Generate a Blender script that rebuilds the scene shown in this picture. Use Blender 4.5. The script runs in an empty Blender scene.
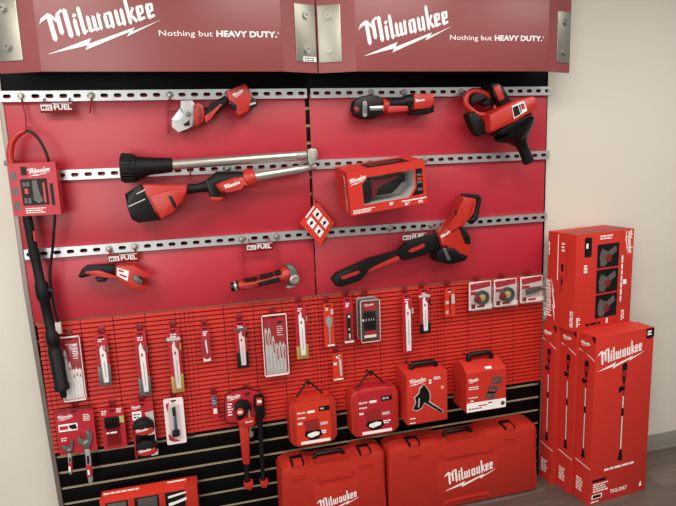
import bpy, bmesh, math, random
from mathutils import Vector, Matrix
random.seed(7)
SC = bpy.context.scene
COL = SC.collection

# ------------------------------------------------------------------ camera
F = 563.958
CAM = Vector((0.69202, -2.54143, 1.80234))
RIGHT = Vector((0.9669, -0.25237, -0.03763)); DOWN = Vector((-0.07886, -0.1553, -0.98471)); FWD = Vector((0.24267, 0.95509, -0.17006))
cam = bpy.data.objects.new('camera', bpy.data.cameras.new('camera')); COL.objects.link(cam)
cam.data.sensor_width = 36; cam.data.lens = F * 36 / 676; cam.data.clip_start = 0.05
m = Matrix.Identity(4)
for i in range(3):
    m[i][0] = RIGHT[i]; m[i][1] = -DOWN[i]; m[i][2] = -FWD[i]; m[i][3] = CAM[i]
cam.matrix_world = m
SC.camera = cam
SC.view_settings.view_transform = 'Standard'; SC.view_settings.look = 'None'
SC.view_settings.gamma = 1; SC.view_settings.use_curve_mapping = False

def at(px, py, n):
    """photo pixel -> (x, z) on the plane standing n metres in front of the display wall"""
    d = RIGHT * ((px - 338) / F) + DOWN * ((py - 253) / F) + FWD
    t = (-n - CAM.y) / d.y
    p = CAM + d * t
    return (p.x, p.z)
def zs(z, pts, n):
    x0, y0, s = z
    return [at(x0 + a / s, y0 + b / s, n) for a, b in pts]

# ------------------------------------------------------------------ materials
def lin(h):
    h = h.lstrip('#'); o = []
    for i in (0, 2, 4):
        c = int(h[i:i + 2], 16) / 255
        o.append(c / 12.92 if c <= .04045 else ((c + .055) / 1.055) ** 2.4)
    return o + [1]
def mat(name, hexc, rough=.45, metal=0, var=.06, scale=30, bump=0, spec=.5, bscale=200, coat=0):
    mt = bpy.data.materials.new(name); mt.use_nodes = True
    nt = mt.node_tree; b = nt.nodes['Principled BSDF']
    c = lin(hexc)
    tc = nt.nodes.new('ShaderNodeTexCoord'); nz = nt.nodes.new('ShaderNodeTexNoise')
    nz.inputs['Scale'].default_value = scale; nz.inputs['Detail'].default_value = 3
    nt.links.new(tc.outputs['Object'], nz.inputs['Vector'])
    mx = nt.nodes.new('ShaderNodeMix'); mx.data_type = 'RGBA'
    mx.inputs[6].default_value = [v * (1 - var) for v in c[:3]] + [1]
    mx.inputs[7].default_value = [min(1, v * (1 + var)) for v in c[:3]] + [1]
    nt.links.new(nz.outputs[0], mx.inputs[0]); nt.links.new(mx.outputs[2], b.inputs['Base Color'])
    b.inputs['Roughness'].default_value = rough; b.inputs['Metallic'].default_value = metal
    b.inputs['Specular IOR Level'].default_value = spec
    if coat: b.inputs['Coat Weight'].default_value = coat; b.inputs['Coat Roughness'].default_value = .15
    if bump:
        n2 = nt.nodes.new('ShaderNodeTexNoise'); n2.inputs['Scale'].default_value = bscale
        nt.links.new(tc.outputs['Object'], n2.inputs['Vector'])
        bp = nt.nodes.new('ShaderNodeBump'); bp.inputs['Strength'].default_value = bump; bp.inputs['Distance'].default_value = .002
        nt.links.new(n2.outputs[0], bp.inputs['Height']); nt.links.new(bp.outputs[0], b.inputs['Normal'])
    return mt
M = {}
M['wall'] = mat('wall_paint', '#D2CBBE', .7, var=.02, scale=3, bump=.15, bscale=120)
M['base'] = mat('baseboard_vinyl', '#8B8579', .5)
M['sheet'] = mat('red_painted_sheet', '#B02333', .42, var=.05, scale=4, spec=.6)
M['louver'] = mat('red_louver_steel', '#BA261A', .45, var=.05, scale=8, spec=.22)
M['header'] = mat('header_red_paint', '#863B3D', .38, var=.07, scale=5, spec=.6)
M['wing'] = mat('header_wing_red', '#84383A', .45, var=.08, scale=6)
M['plate'] = mat('brushed_steel_plate', '#98958A', .42, .8, var=.12, scale=25)
M['galv'] = mat('galvanized_steel', '#BFC3C3', .38, .75, var=.16, scale=28)
M['bolt'] = mat('zinc_bolt', '#9A9890', .35, .8)
M['slat'] = mat('black_slatwall_laminate', '#040405', .5, var=.1, spec=.1)
M['mdf'] = mat('raw_fibreboard_groove', '#B8A482', .8, var=.12, scale=40)
M['trim'] = mat('edge_trim_aluminium', '#8A8077', .45, .6)
M['red'] = mat('red_tool_plastic', '#AE2519', .38, var=.05)
M['gap_shade'] = mat('louver_gap_shade', '#360B09', .6)  # shade of the louver gaps, put into the back plate's colour
M['dred'] = mat('dark_red_plastic', '#7A1614', .42)
M['wire'] = mat('red_coated_wire', '#94181F', .4)
M['black'] = mat('black_rubber_grip', '#090909', .55, var=.15, scale=60, bump=.2, spec=.28)
M['blk'] = mat('black_plastic', '#0B0B0C', .4, var=.1, spec=.28)
M['gun'] = mat('dark_grey_metal', '#6A6866', .42, .5)
M['grey'] = mat('grey_cast_metal', '#A7A6A2', .45, .5, var=.1)
M['pale'] = mat('pale_blue_steel', '#CBD3DE', .35, .2)
M['alu'] = mat('satin_aluminium', '#C9C5BC', .3, .85, var=.04)
M['card'] = mat('red_printed_card', '#AE1B29', .45, var=.04)
M['orange'] = mat('orange_red_card', '#C93018', .45, var=.04)
M['carton'] = mat('red_printed_carton', '#C23026', .5, var=.03, spec=.28)
M['cartd'] = mat('deep_red_carton', '#8C1918', .55, var=.04)
M['case'] = mat('red_blow_moulded_plastic', '#AF2B20', .42, var=.05, bump=.12, bscale=300, spec=.28)
M['white'] = mat('white_print', '#F0ECE8', .5, var=.02)
M['pinkw'] = mat('pale_printed_card', '#EAD9D8', .4, var=.1, scale=40)
M['lgrey'] = mat('light_grey_print', '#B9B2AC', .5, var=.1)
M['dgrey'] = mat('dark_grey_print', '#4A4544', .5, var=.3, scale=90)
M['photo'] = mat('printed_photo_grey', '#5A5250', .5, var=.6, scale=70)
M['kprint'] = mat('black_print', '#0B0A0B', .5, spec=.28)
M['gold'] = mat('gold_sleeve', '#B59552', .4, .3)
M['steel'] = mat('bright_blade_steel', '#E4E2DF', .35, .4, var=.05)
M['wsteel'] = mat('white_coated_blade', '#F4F2F0', .4, .0, var=.04)
M['tray'] = mat('white_moulded_tray', '#D9D5D0', .5)
M['blue'] = mat('dark_blue_grey', '#44506A', .45)
M['yellow'] = mat('pale_yellow_label', '#B9A96A', .5)
def clear(name, a=.05):
    mt = bpy.data.materials.new(name); mt.use_nodes = True; nt = mt.node_tree
    nt.nodes.remove(nt.nodes['Principled BSDF'])
    t = nt.nodes.new('ShaderNodeBsdfTransparent'); g = nt.nodes.new('ShaderNodeBsdfGlossy'); x = nt.nodes.new('ShaderNodeMixShader')
    g.inputs['Roughness'].default_value = .15; t.inputs['Color'].default_value = (.97, .97, .97, 1)
    lw = nt.nodes.new('ShaderNodeLayerWeight'); lw.inputs['Blend'].default_value = .35
    mu = nt.nodes.new('ShaderNodeMath'); mu.operation = 'MULTIPLY_ADD'; mu.inputs[1].default_value = .22; mu.inputs[2].default_value = a
    nt.links.new(lw.outputs['Fresnel'], mu.inputs[0]); nt.links.new(mu.outputs[0], x.inputs[0])
    nt.links.new(t.outputs[0], x.inputs[1]); nt.links.new(g.outputs[0], x.inputs[2])
    nt.links.new(x.outputs[0], nt.nodes['Material Output'].inputs[0])
    return mt
M['clear'] = clear('clear_blister_plastic')

# ------------------------------------------------------------------ mesh helpers
class Fr:
    def __init__(s, O, U, V, N):
        s.O, s.U, s.V, s.N = Vector(O), Vector(U).normalized(), Vector(V).normalized(), Vector(N).normalized()
    def __call__(s, u, v, n=0): return s.O + s.U * u + s.V * v + s.N * n
WF = Fr((0, 0, 0), (1, 0, 0), (0, 0, 1), (0, -1, 0))          # display wall: u = x, v = z, n = distance out of the wall
PLAN = Fr((0, 0, 0), (1, 0, 0), (0, -1, 0), (0, 0, 1))

class MB:
    def __init__(s): s.bm = bmesh.new()
    def poly(s, fr, pts, n0, n1, bev=0, seg=2):
        bm = s.bm; k = len(pts)
        a = [bm.verts.new(fr(p[0], p[1], n0)) for p in pts]; b = [bm.verts.new(fr(p[0], p[1], n1)) for p in pts]
        bm.faces.new(a); f = bm.faces.new(b)
        for i in range(k): bm.faces.new((a[i], a[(i + 1) % k], b[(i + 1) % k], b[i]))
        if bev:
            bmesh.ops.bevel(bm, geom=list(f.edges), offset=bev, segments=seg, affect='EDGES', clamp_overlap=True, profile=.5)
        return s
    def rect(s, fr, u0, v0, u1, v1, n0, n1, bev=0, r=0):
        if u0 > u1: u0, u1 = u1, u0
        if v0 > v1: v0, v1 = v1, v0
        if r:
            p = []
            for cx, cy, a in ((u1 - r, v1 - r, 0), (u0 + r, v1 - r, 90), (u0 + r, v0 + r, 180), (u1 - r, v0 + r, 270)):
                for j in range(4):
                    t = math.radians(a + j * 30); p.append((cx + r * math.cos(t), cy + r * math.sin(t)))
        else: p = [(u0, v0), (u1, v0), (u1, v1), (u0, v1)]
        return s.poly(fr, p, n0, n1, bev)
    def disc(s, fr, u, v, r, n0, n1, k=20, bev=0):
        return s.poly(fr, [(u + r * math.cos(2 * math.pi * i / k), v + r * math.sin(2 * math.pi * i / k)) for i in range(k)], n0, n1, bev)
    def ring(s, fr, u, v, r, r2, n0, n1, k=24):
        bm = s.bm; L = []
        for rr, n in ((r, n0), (r, n1), (r2, n1), (r2, n0)):
            L.append([bm.verts.new(fr(u + rr * math.cos(2 * math.pi * i / k), v + rr * math.sin(2 * math.pi * i / k), n)) for i in range(k)])
        for q in range(4):
            A, B = L[q], L[(q + 1) % 4]
            for i in range(k): bm.faces.new((A[i], A[(i + 1) % k], B[(i + 1) % k], B[i]))
        return s
    def tube(s, pts, r, k=12, closed=False, ridge=0):
        bm = s.bm; pts = [Vector(p) for p in pts]; n = len(pts)
        rr = r if isinstance(r, (list, tuple)) else [r] * n
        ax0 = None; rings = []
        for i, p in enumerate(pts):
            if closed: t = pts[(i + 1) % n] - pts[i - 1]
            else: t = pts[min(i + 1, n - 1)] - pts[max(i - 1, 0)]
            if t.length < 1e-9: t = pts[-1] - pts[0]
            t.normalize()
            if ax0 is None:
                ax0 = t.cross(Vector((0, 1, 0)))
                if ax0.length < .1: ax0 = t.cross(Vector((1, 0, 0)))
            ax0 = (ax0 - t * ax0.dot(t)).normalized(); b = t.cross(ax0)
            rings.append([bm.verts.new(p + (ax0 * math.cos(2 * math.pi * j / k) + b * math.sin(2 * math.pi * j / k)) * (rr[i] * (1 - (ridge if j % 2 else 0)))) for j in range(k)])
        for i in range(n if closed else n - 1):
            A, B = rings[i], rings[(i + 1) % n]
            for j in range(k): bm.faces.new((A[j], A[(j + 1) % k], B[(j + 1) % k], B[j]))
        if not closed: bm.faces.new(rings[0]); bm.faces.new(rings[-1])
        return s
    def text(s, fr, string, u, v, width, n0, n1, bold=0, height=None, rot=0):
        c = bpy.data.curves.new('t', 'FONT'); c.body = string; c.offset = bold; c.resolution_u = 2
        o = bpy.data.objects.new('t', c); COL.objects.link(o)
        dg = bpy.context.evaluated_depsgraph_get(); dg.update()
        me = bpy.data.meshes.new_from_object(o.evaluated_get(dg))
        xs = [w.co.x for w in me.vertices]; x0, x1 = min(xs), max(xs)
        k = width / (x1 - x0); ky = k if height is None else height / .7
        b2 = bmesh.new(); b2.from_mesh(me)
        e = bmesh.ops.extrude_face_region(b2, geom=b2.faces[:])
        up = {w for w in e['geom'] if isinstance(w, bmesh.types.BMVert)}
        cs, sn = math.cos(rot), math.sin(rot)
        vm = {}
        for w in b2.verts:
            a, b = (w.co.x - x0) * k, w.co.y * ky
            vm[w] = s.bm.verts.new(fr(u + a * cs - b * sn, v + a * sn + b * cs, n1 if w in up else n0))
        for f in b2.faces:
            try: s.bm.faces.new([vm[w] for w in f.verts])
            except ValueError: pass
        b2.free(); bpy.data.objects.remove(o); bpy.data.curves.remove(c); bpy.data.meshes.remove(me)
        return s

def smoothen(me, ang=40):
    for p in me.polygons: p.use_smooth = True
    me.set_sharp_from_angle(angle=math.radians(ang))

def islands(bm):
    """far-apart groups of a mesh's loose pieces, each a list of faces"""
    bm.verts.index_update(); seen = set(); isl = []
    for v in bm.verts:
        if v in seen: continue
        st = [v]; seen.add(v); vs = []
        while st:
            w = st.pop(); vs.append(w)
            for e in w.link_edges:
                o = e.other_vert(w)
                if o not in seen: seen.add(o); st.append(o)
        isl.append((vs, [min(w.co[i] for w in vs) for i in range(3)], [max(w.co[i] for w in vs) for i in range(3)]))
    k = len(isl); own = list(range(k))
    def root(i):
        while own[i] != i: i = own[i]
        return i
    sz = [max(h[i] - l[i] for i in range(3)) for _, l, h in isl]
    for a in range(k):
        for b in range(a + 1, k):
            g = 0
            for i in range(3):
                d = max(isl[a][1][i] - isl[b][2][i], isl[b][1][i] - isl[a][2][i], 0); g += d * d
            if math.sqrt(g) <= max(.02, .5 * max(sz[a], sz[b])) * .98: own[root(a)] = root(b)
    G = {}
    for i in range(k): G.setdefault(root(i), []).extend(isl[i][0])
    return sorted(G.values(), key=lambda q: -len(q))
WHOLE = {'louvers', 'slat_face', 'channel', 'pole', 'slogan', 'lettering'}
def build(name, mb, m, parent=None, label=None, kind=None):
    if parent is not None and name not in WHOLE:
        G = islands(mb.bm)
        if 1 < len(G) <= 14:
            first = None
            for q, vs in enumerate(G):
                b2 = MB(); vm = {v: b2.bm.verts.new(v.co) for v in vs}
                for f in {f for v in vs for f in v.link_faces}: b2.bm.faces.new([vm[v] for v in f.verts])
                o = build_one('fine_print' if q and name == 'logo' else name, b2, m, parent, label, kind); first = first or o
            mb.bm.free(); return first
    return build_one(name, mb, m, parent, label, kind)
def build_one(name, mb, m, parent=None, label=None, kind=None):
    bmesh.ops.recalc_face_normals(mb.bm, faces=mb.bm.faces[:])
    me = bpy.data.meshes.new(name); mb.bm.to_mesh(me); mb.bm.free()
    smoothen(me); me.materials.append(M[m])
    o = bpy.data.objects.new(name, me); COL.objects.link(o)
    if parent is not None: o.parent = parent
    if label: o['label'] = label
    if kind: o['kind'] = kind
    return o
def part(name, m, parent, *ops, label=None, kind=None):
    """one part = one mesh; ops are (method, args...) tuples"""
    mb = MB()
    for op in ops: getattr(mb, op[0])(*op[1:-1], **op[-1]) if isinstance(op[-1], dict) else getattr(mb, op[0])(*op[1:])
    return build(name, mb, m, parent, label, kind)
def thing(name, label, cat, group=None):
    o = bpy.data.objects.new(name, None); COL.objects.link(o); o.empty_display_size = .05
    o['label'] = label; o['category'] = cat
    if group: o['group'] = group
    return o
def kids(o): return [c for c in COL.objects if c.parent == o]
def settle(o):
    """move the empty to the base of what it carries"""
    ms = []
    for c in o.children:
        ms.append(c.data); ms += [g.data for g in c.children]
    lo = Vector((1e9,) * 3); hi = -lo
    for me in ms:
        for v in me.vertices:
            for i in range(3): lo[i] = min(lo[i], v.co[i]); hi[i] = max(hi[i], v.co[i])
    base = Vector(((lo.x + hi.x) / 2, (lo.y + hi.y) / 2, lo.z))
    for me in ms: me.transform(Matrix.Translation(-base))
    o.location = base
    return o
def W3(p, n): return Vector((p[0], -n, p[1]))
def P3(z, pts, n):
    return [W3(p, n) for p in zs(z, pts, n)]
def spl(pts, k=4):
    """smooth curve through the points"""
    o = []
    for i in range(len(pts) - 1):
        p0, p1, p2, p3 = pts[max(i - 1, 0)], pts[i], pts[i + 1], pts[min(i + 2, len(pts) - 1)]
        for j in range(k):
            t = j / k; o.append(.5 * (2 * p1 + (p2 - p0) * t + (2 * p0 - 5 * p1 + 4 * p2 - p3) * t * t + (3 * p1 - p0 - 3 * p2 + p3) * t ** 3))
    return o + [pts[-1]]
def zl(z, px, n):
    """length of px zoom pixels at depth n near the zoom window"""
    a, b = zs(z, [(0, 0), (100, 0)], n)
    return math.hypot(a[0] - b[0], a[1] - b[1]) / 100 * px

# heavy slanted script logo: list of polygons in units of its length (x 0..1, y up)
def stem(u, v0, v1, w=.042, sl=.06):
    a = sl
    return [(u + v0 * a, v0 + .012), (u + v0 * a + w * .5, v0 - .014), (u + v0 * a + w, v0 + .016), (u + v1 * a + w, v1 - .004), (u + v1 * a + w * .45, v1 + .018), (u + v1 * a, v1 - .014)]
def bar(a, b, w):
    dx, dy = b[0] - a[0], b[1] - a[1]; l = math.hypot(dx, dy); nx, ny = -dy / l * w / 2, dx / l * w / 2
    return [(a[0] + nx, a[1] + ny), (a[0] - nx, a[1] - ny), (b[0] - nx, b[1] - ny), (b[0] + nx, b[1] + ny)]
def _e(u): return [stem(u, .012, .15, .038), bar((u + .02, .153), (u + .085, .153), .026), bar((u + .079, .158), (u + .07, .09), .026), bar((u + .02, .072), (u + .078, .092), .022), bar((u + .01, .014), (u + .078, .034), .028)]
LOGO = [[(-.055, .195), (-.02, .25), (.05, .285), (.08, .265), (.03, .235), (-.02, .215)],
        stem(.02, 0, .27, .046), bar((.07, .265), (.115, .19), .026), stem(.1, .05, .25, .044), bar((.135, .255), (.195, .29), .026), stem(.178, 0, .285, .046),
        stem(.252, 0, .165, .038), [(.268, .2), (.292, .183), (.318, .213), (.292, .232)],
        stem(.316, 0, .275, .038), bar((.335, .01), (.372, .03), .022),
        stem(.382, .01, .165, .036), bar((.4, .012), (.442, .026), .022), stem(.436, .01, .155, .036), bar((.455, .012), (.497, .026), .022), stem(.49, .01, .17, .032), bar((.51, .165), (.54, .152), .018),
        stem(.552, .01, .14, .036), bar((.575, .152), (.635, .16), .024), stem(.608, 0, .16, .036), bar((.57, .014), (.615, .026), .022),
        stem(.668, .01, .165, .036), bar((.685, .012), (.73, .026), .022), stem(.724, 0, .165, .036),
        stem(.786, 0, .275, .036), bar((.825, .08), (.872, .16), .026), bar((.828, .09), (.872, .005), .032)] + _e(.885) + _e(.985)
_B = [(0, 0), (.385, .03), (.35, -.02), (.765, .005), (.73, -.03), (1, 0), (.675, -.064), (.71, -.025), (.305, -.07), (.34, -.03)]
BOLT = [(-.08 + 1.19 * a, -.12 + .09 * a + 1.0 * b) for a, b in _B]
def logo(mb, fr, u, v, w, n0, n1, rot=.2, bolt=True, sy=1.0):
    cs, sn = math.cos(rot), math.sin(rot)
    L = LOGO + ([BOLT] if bolt else [])
    for i, p in enumerate(L):
        q = []
        for x, y in p:
            y *= sy
            q.append((u + w * (x * cs - y * sn), v + w * (x * sn + y * cs)))
        mb.poly(fr, q, n0, n1 + i * .00002)
    return mb
def lines(mb, fr, u0, v0, u1, dv, k, h, n0, n1, rag=.35):
    """rows of print too small to read"""
    for i in range(k):
        e = u0 + (u1 - u0) * (1 - rag * random.random())
        x = u0
        while x < e - h:
            x2 = min(e, x + h * random.uniform(1.5, 4)); mb.rect(fr, x, v0 - i * dv, x2, v0 - i * dv - h, n0, n1); x = x2 + h * .6
    return mb

# ------------------------------------------------------------------ setting
YW = .026
def struct(name, mb, m):
    o = build(name, mb, m); o['kind'] = 'structure'; return o
mb = MB(); mb.rect(WF, -2.6, 0, 5.4, 2.9, -YW - .1, -YW); struct('wall_back', mb, 'wall')
mb = MB(); mb.rect(PLAN, -2.6, -.15, 5.4, 6, -.08, 0)
# wood-look vinyl planks
mt = bpy.data.materials.new('grey_wood_plank_floor'); mt.use_nodes = True; nt = mt.node_tree; b = nt.nodes['Principled BSDF']
tc = nt.nodes.new('ShaderNodeTexCoord'); mp = nt.nodes.new('ShaderNodeMapping'); mp.inputs['Rotation'].default_value = (0, 0, 0)
br = nt.nodes.new('ShaderNodeTexBrick'); br.inputs['Scale'].default_value = 1; br.inputs['Brick Width'].default_value = 1.2; br.inputs['Row Height'].default_value = .15; br.inputs['Mortar Size'].default_value = .0015
br.inputs['Color1'].default_value = lin('#6E6259'); br.inputs['Color2'].default_value = lin('#5C514A'); br.inputs['Mortar'].default_value = lin('#4a413c')
nz = nt.nodes.new('ShaderNodeTexNoise'); nz.inputs['Scale'].default_value = 6; nz.inputs['Detail'].default_value = 6
m2 = nt.nodes.new('ShaderNodeMapping'); m2.inputs['Scale'].default_value = (.6, 9, 1)
mx = nt.nodes.new('ShaderNodeMix'); mx.data_type = 'RGBA'; mx.blend_type = 'MULTIPLY'; mx.inputs[0].default_value = .6
rp = nt.nodes.new('ShaderNodeValToRGB'); rp.color_ramp.elements[0].position = .3; rp.color_ramp.elements[0].color = (.55, .53, .5, 1); rp.color_ramp.elements[1].position = .7; rp.color_ramp.elements[1].color = (1.15, 1.12, 1.1, 1)
L = nt.links.new
L(tc.outputs['Object'], mp.inputs[0]); L(mp.outputs[0], br.inputs[0]); L(tc.outputs['Object'], m2.inputs[0]); L(m2.outputs[0], nz.inputs[0]); L(nz.outputs[0], rp.inputs[0])
L(br.outputs[0], mx.inputs[6]); L(rp.outputs[0], mx.inputs[7]); L(mx.outputs[2], b.inputs['Base Color']); b.inputs['Roughness'].default_value = .45
M['floor'] = mt
struct('floor', mb, 'floor')
mb = MB(); mb.rect(WF, 2.452, 0, 5.4, .098, -YW, -YW + .006, .003); mb.rect(WF, 2.452, 0, 5.4, .008, -YW, -YW + .011); struct('baseboard_right', mb, 'base')
mb = MB(); mb.rect(WF, -2.6, 0, -.012, .098, -YW, -YW + .006, .003); struct('baseboard_left', mb, 'base')
def edge(z): return .006 + max(0, 1.3 - z) * .024
mb = MB(); mb.poly(WF, [(edge(0) - .018, 0), (edge(0), 0), (edge(1.3), 1.3), (edge(2.5), 2.5), (edge(2.5) - .018, 2.5), (edge(1.3) - .018, 1.3)], -YW, .008, .002); struct('trim_1', mb, 'trim')
mb = MB(); mb.rect(WF, 2.439, 0, 2.4435, 2.5, -YW, .004, .001); struct('trim_2', mb, 'slat')

# slatwall: two sheets of black-faced board with raw grooves
SEAM = 1.2255
for nm, (a, b_) in (('left', (.008, SEAM - .0015)), ('right', (SEAM + .0015, 2.439))):
    t = thing('display_board', 'black slatwall board with tan grooves behind the %s half of the display' % nm, 'slatwall', 'slatwall boards')
    part('groove_liner', 'mdf', t, ('poly', WF, [(edge(0) if nm == 'left' else a, 0), (b_, 0), (b_, 2.5), (a, 2.5), (edge(1.3) if nm == 'left' else a, 1.3)], -YW + .002, -.008))
    grooves = [.54 - .0762 * k for k in range(8)] + [.54 + .0762 * k for k in range(1, 9)] + [2.0166 - .0762 * k for k in range(0, 11)] + [2.0166 + .0762 * k for k in range(1, 7)]
    grooves = sorted(g for g in grooves if .01 < g < 2.48 and not 2.07 < g < 2.25)
    g2 = []
    for g in grooves:
        if not g2 or g - g2[-1] > .05: g2.append(g)
    lo = 0; mb = MB()
    for g in g2 + [2.5]:
        hi = g - .007 if g < 2.5 else 2.5
        e0, e1 = (edge(lo), edge(hi)) if nm == 'left' else (a, a)
        mb.poly(WF, [(e0, lo), (b_, lo), (b_, hi), (e1, hi)], -.008, 0, .0012); lo = g + .007
    build('slat_face', mb, 'slat', t); settle(t)

# red sheets between the rails
ROW = [2.078, 1.766, 1.4515]
for nm, a, b_ in (('left', .006, 1.212), ('right', 1.231, 2.441)):
    for k, (z0, z1, d) in enumerate(((1.787, 2.062, 0), (1.473, 1.75, .004), (1.158, 1.43, .007))):
        e = 1.212 + (d * 1.2 if nm == 'left' else 0) if nm == 'left' else b_ - d
        aa = a if nm == 'left' else 1.231 - d * .6
        t = part('backing_panel', 'sheet', None, ('rect', WF, aa, z0 - (.016 if k < 2 else 0), e, z1 + .016, .0005, .0035, .0008))
        t['label'] = 'red painted backing sheet, %s half, %s' % (nm, ('below the top rail', 'below the middle rail', 'below the bottom rail')[k])
        t['category'] = 'panel'; t['group'] = 'red backing sheets'

# slotted rails
def rail(x0, z, slots, off, label, bolts, x1):
    t = thing('slotted_rail', label, 'rail', 'slotted steel rails')
    mb = MB(); n0, n1 = .0190, .0215; H = .0206; hs = .0082; hl = .0148
    mb.rect(WF, x0, z + hs, x1, z + H, n0, n1); mb.rect(WF, x0, z - H, x1, z - hs, n0, n1)
    mb.rect(WF, x0, z + H - .0025, x1, z + H, .004, n0); mb.rect(WF, x0, z - H, x1, z - H + .0025, .004, n0)
    cs = [off + .0508 * i for i in range(slots)]
    def arc(c, sgn): return [(c + sgn * (hl - hs + hs * math.sin(math.radians(q))), z + hs * math.cos(math.radians(q))) for q in range(0, 181, 30)]
    prev = None
    for c in cs + [None]:
        L_ = [(x0, z + hs), (x0, z - hs)] if prev is None else arc(prev, 1)
        R_ = [(x1, z - hs), (x1, z + hs)] if c is None else arc(c, -1)[::-1]
        mb.poly(WF, L_ + R_, n0, n1); prev = c
    build('channel', mb, 'galv', t)
    for bx in bolts:
        mb = MB(); mb.disc(WF, bx, z, .0155, n1, n1 + .003, 24); mb.disc(WF, bx, z, .0105, n1 + .003, n1 + .010, 20, .003); build('bolt', mb, 'bolt', t)
    settle(t); return t
def bx(px, py): return at(px, py, .022)[0]
X0R = 1.2357
rail(0, ROW[0], 24, .0254, 'slotted steel rail at the top of the left half, holding the pipe shear', [bx(21.2, 96), bx(91.7, 96), bx(170, 95)], 1.219)
rail(X0R, ROW[0], 24, X0R + .0254, 'slotted steel rail at the top of the right half, behind the press tool', [bx(371, 94), bx(404, 93.5), bx(461, 92)], X0R + 1.219)
rail(.006, ROW[1], 24, .034, 'middle slotted rail of the left half, behind the folded pole tool', [bx(228, 169)], 1.222)
rail(1.232, ROW[1], 24, 1.248, 'middle slotted rail of the right half, behind the boxed tool with a window', [bx(424.7, 164)], 2.449)
rail(.012, ROW[2], 24, -.0168 + .0508, 'bottom slotted rail of the left half, above the small pipe cutter', [bx(109, 248.6), bx(135, 247), bx(242, 240.3), bx(277, 238)], 1.222)
rail(1.230, ROW[2], 24, 2.0166 - .0508 * 15, 'bottom slotted rail of the right half, above the louvered panels', [bx(390, 232), bx(431, 228)], 2.443)

# louvered panels
for k, nm in enumerate(('leftmost, behind the wrench card', 'second from left, behind the pipe wrench', 'third from left, above the pair of moulded cases', 'rightmost, behind the round blister packs')):
    a, b_ = .009 + k * .6095, .009 + (k + 1) * .6095 - .001
    if k == 3: b_ = 2.436
    if k == 0: a = edge(.65)
    t = thing('louvered_panel', 'red louvered steel hanging panel, ' + nm, 'panel', 'louvered panels')
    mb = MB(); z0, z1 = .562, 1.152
    mb.rect(WF, a, z0, b_, z1, .0005, .003); build('back_plate', mb, 'gap_shade', t)
    mb = MB(); N_ = 29; pt = (z1 - z0) / N_
    cells = [(a + .0006, a + .017), (a + .0188, a + .0362)]
    c0, c1 = a + .0365, b_ - .0365
    for q in range(4): cells.append((c0 + (c1 - c0) * q / 4 + .0015, c0 + (c1 - c0) * (q + 1) / 4 - .0015))
    cells += [(b_ - .0362, b_ - .0188), (b_ - .017, b_ - .0006)]
    for i in range(N_):
        z = z0 + i * pt
        for u0, u1 in cells:
            A = Fr((u0, 0, z), (0, -1, 0), (0, 0, 1), (1, 0, 0))
            mb.poly(A, [(.003, .005), (.0125, .005), (.014, .0074), (.0095, pt), (.003, pt)], 0, u1 - u0)
    build('louvers', mb, 'louver', t)
    mb = MB(); mb.rect(WF, b_ - .03, z0 - .012, b_ + .0, z0 + .006, .001, .012, .001); build('mounting_clip', mb, 'kprint', t)
    settle(t)

# ------------------------------------------------------------------ header signs
def header(xa, xb, xc, xd, label):
    t = thing('header_sign', label, 'sign', 'header signs')
    zb, zt = 2.145, 2.62
    part('face_panel', 'header', t, ('rect', WF, xb, zb, xc, zt, .19, .2, .0012))
    for s, (o, i_) in enumerate(((xa, xb), (xd, xc))):
        part('wing', 'wing', t, ('poly', PLAN, [(o, .150), (i_, .2), (i_, .19), (o, .14)] , zb + (.0), zt))
        U = Vector((i_ - o, -.05, 0)).normalized()
        if s: fr = Fr((o, -.150, 0), -U, (0, 0, 1), Vector((0, -1, 0)) - U * Vector((0, -1, 0)).dot(U))
        else: fr = Fr((o, -.150, 0), U, (0, 0, 1), Vector((0, -1, 0)) - U * Vector((0, -1, 0)).dot(U))
        sg = -1 if s else 1
        pl = part('corner_plate', 'plate', t, ('rect', fr, sg * .004, 2.186, sg * .099, 2.412, .0004, .0035, .001, .006))
        for z in (2.235, 2.368):
            mb = MB(); mb.disc(fr, sg * .048, z, .0175, .0035, .0065, 24); mb.ring(fr, sg * .048, z, .0125, .006, .0065, .012); mb.disc(fr, sg * .048, z, .006, .0065, .008); build('bolt', mb, 'bolt', pl)
        if s and xd < 1.3:
            pt_ = part('sticker', 'white', pl, ('rect', fr, -.068, 2.189, -.006, 2.208, .0036, .0042))
            mb = MB(); lines(mb, fr, -.06, 2.204, -.012, .008, 2, .004, .0042, .0046); build('sticker_print', mb, 'kprint', pl)
    for x in (xb + .02, xc - .05):
        part('mounting_bracket', 'slat', t, ('rect', WF, x, 2.3, x + .03, 2.5, 0, .19))
    mb = MB(); lw = .358
    logo(mb, WF, xb + .047, 2.25, lw, .2, .2012, .235, True, .93)
    build('logo', mb, 'white', t)
    mb = MB(); y = 2.2755
    mb.text(WF, 'Nothing but', xb + .424, y, .2, .2, .2008, 0, .0205); mb.text(WF, 'HEAVY DUTY.', xb + .638, y, .236, .2, .2008, .03, .0215)
    mb.text(WF, '\u00ae', xb + .876, y + .012, .008, .2, .2008)
    build('slogan', mb, 'white', t)
    settle(t)
header(0.045, .196, 1.090, 1.2415, 'wide dark red header sign over the left half, with white script logo and slogan')
header(1.2465, 1.397, 2.306, 2.455, 'wide dark red header sign over the right half, with white script logo and slogan')

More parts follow.
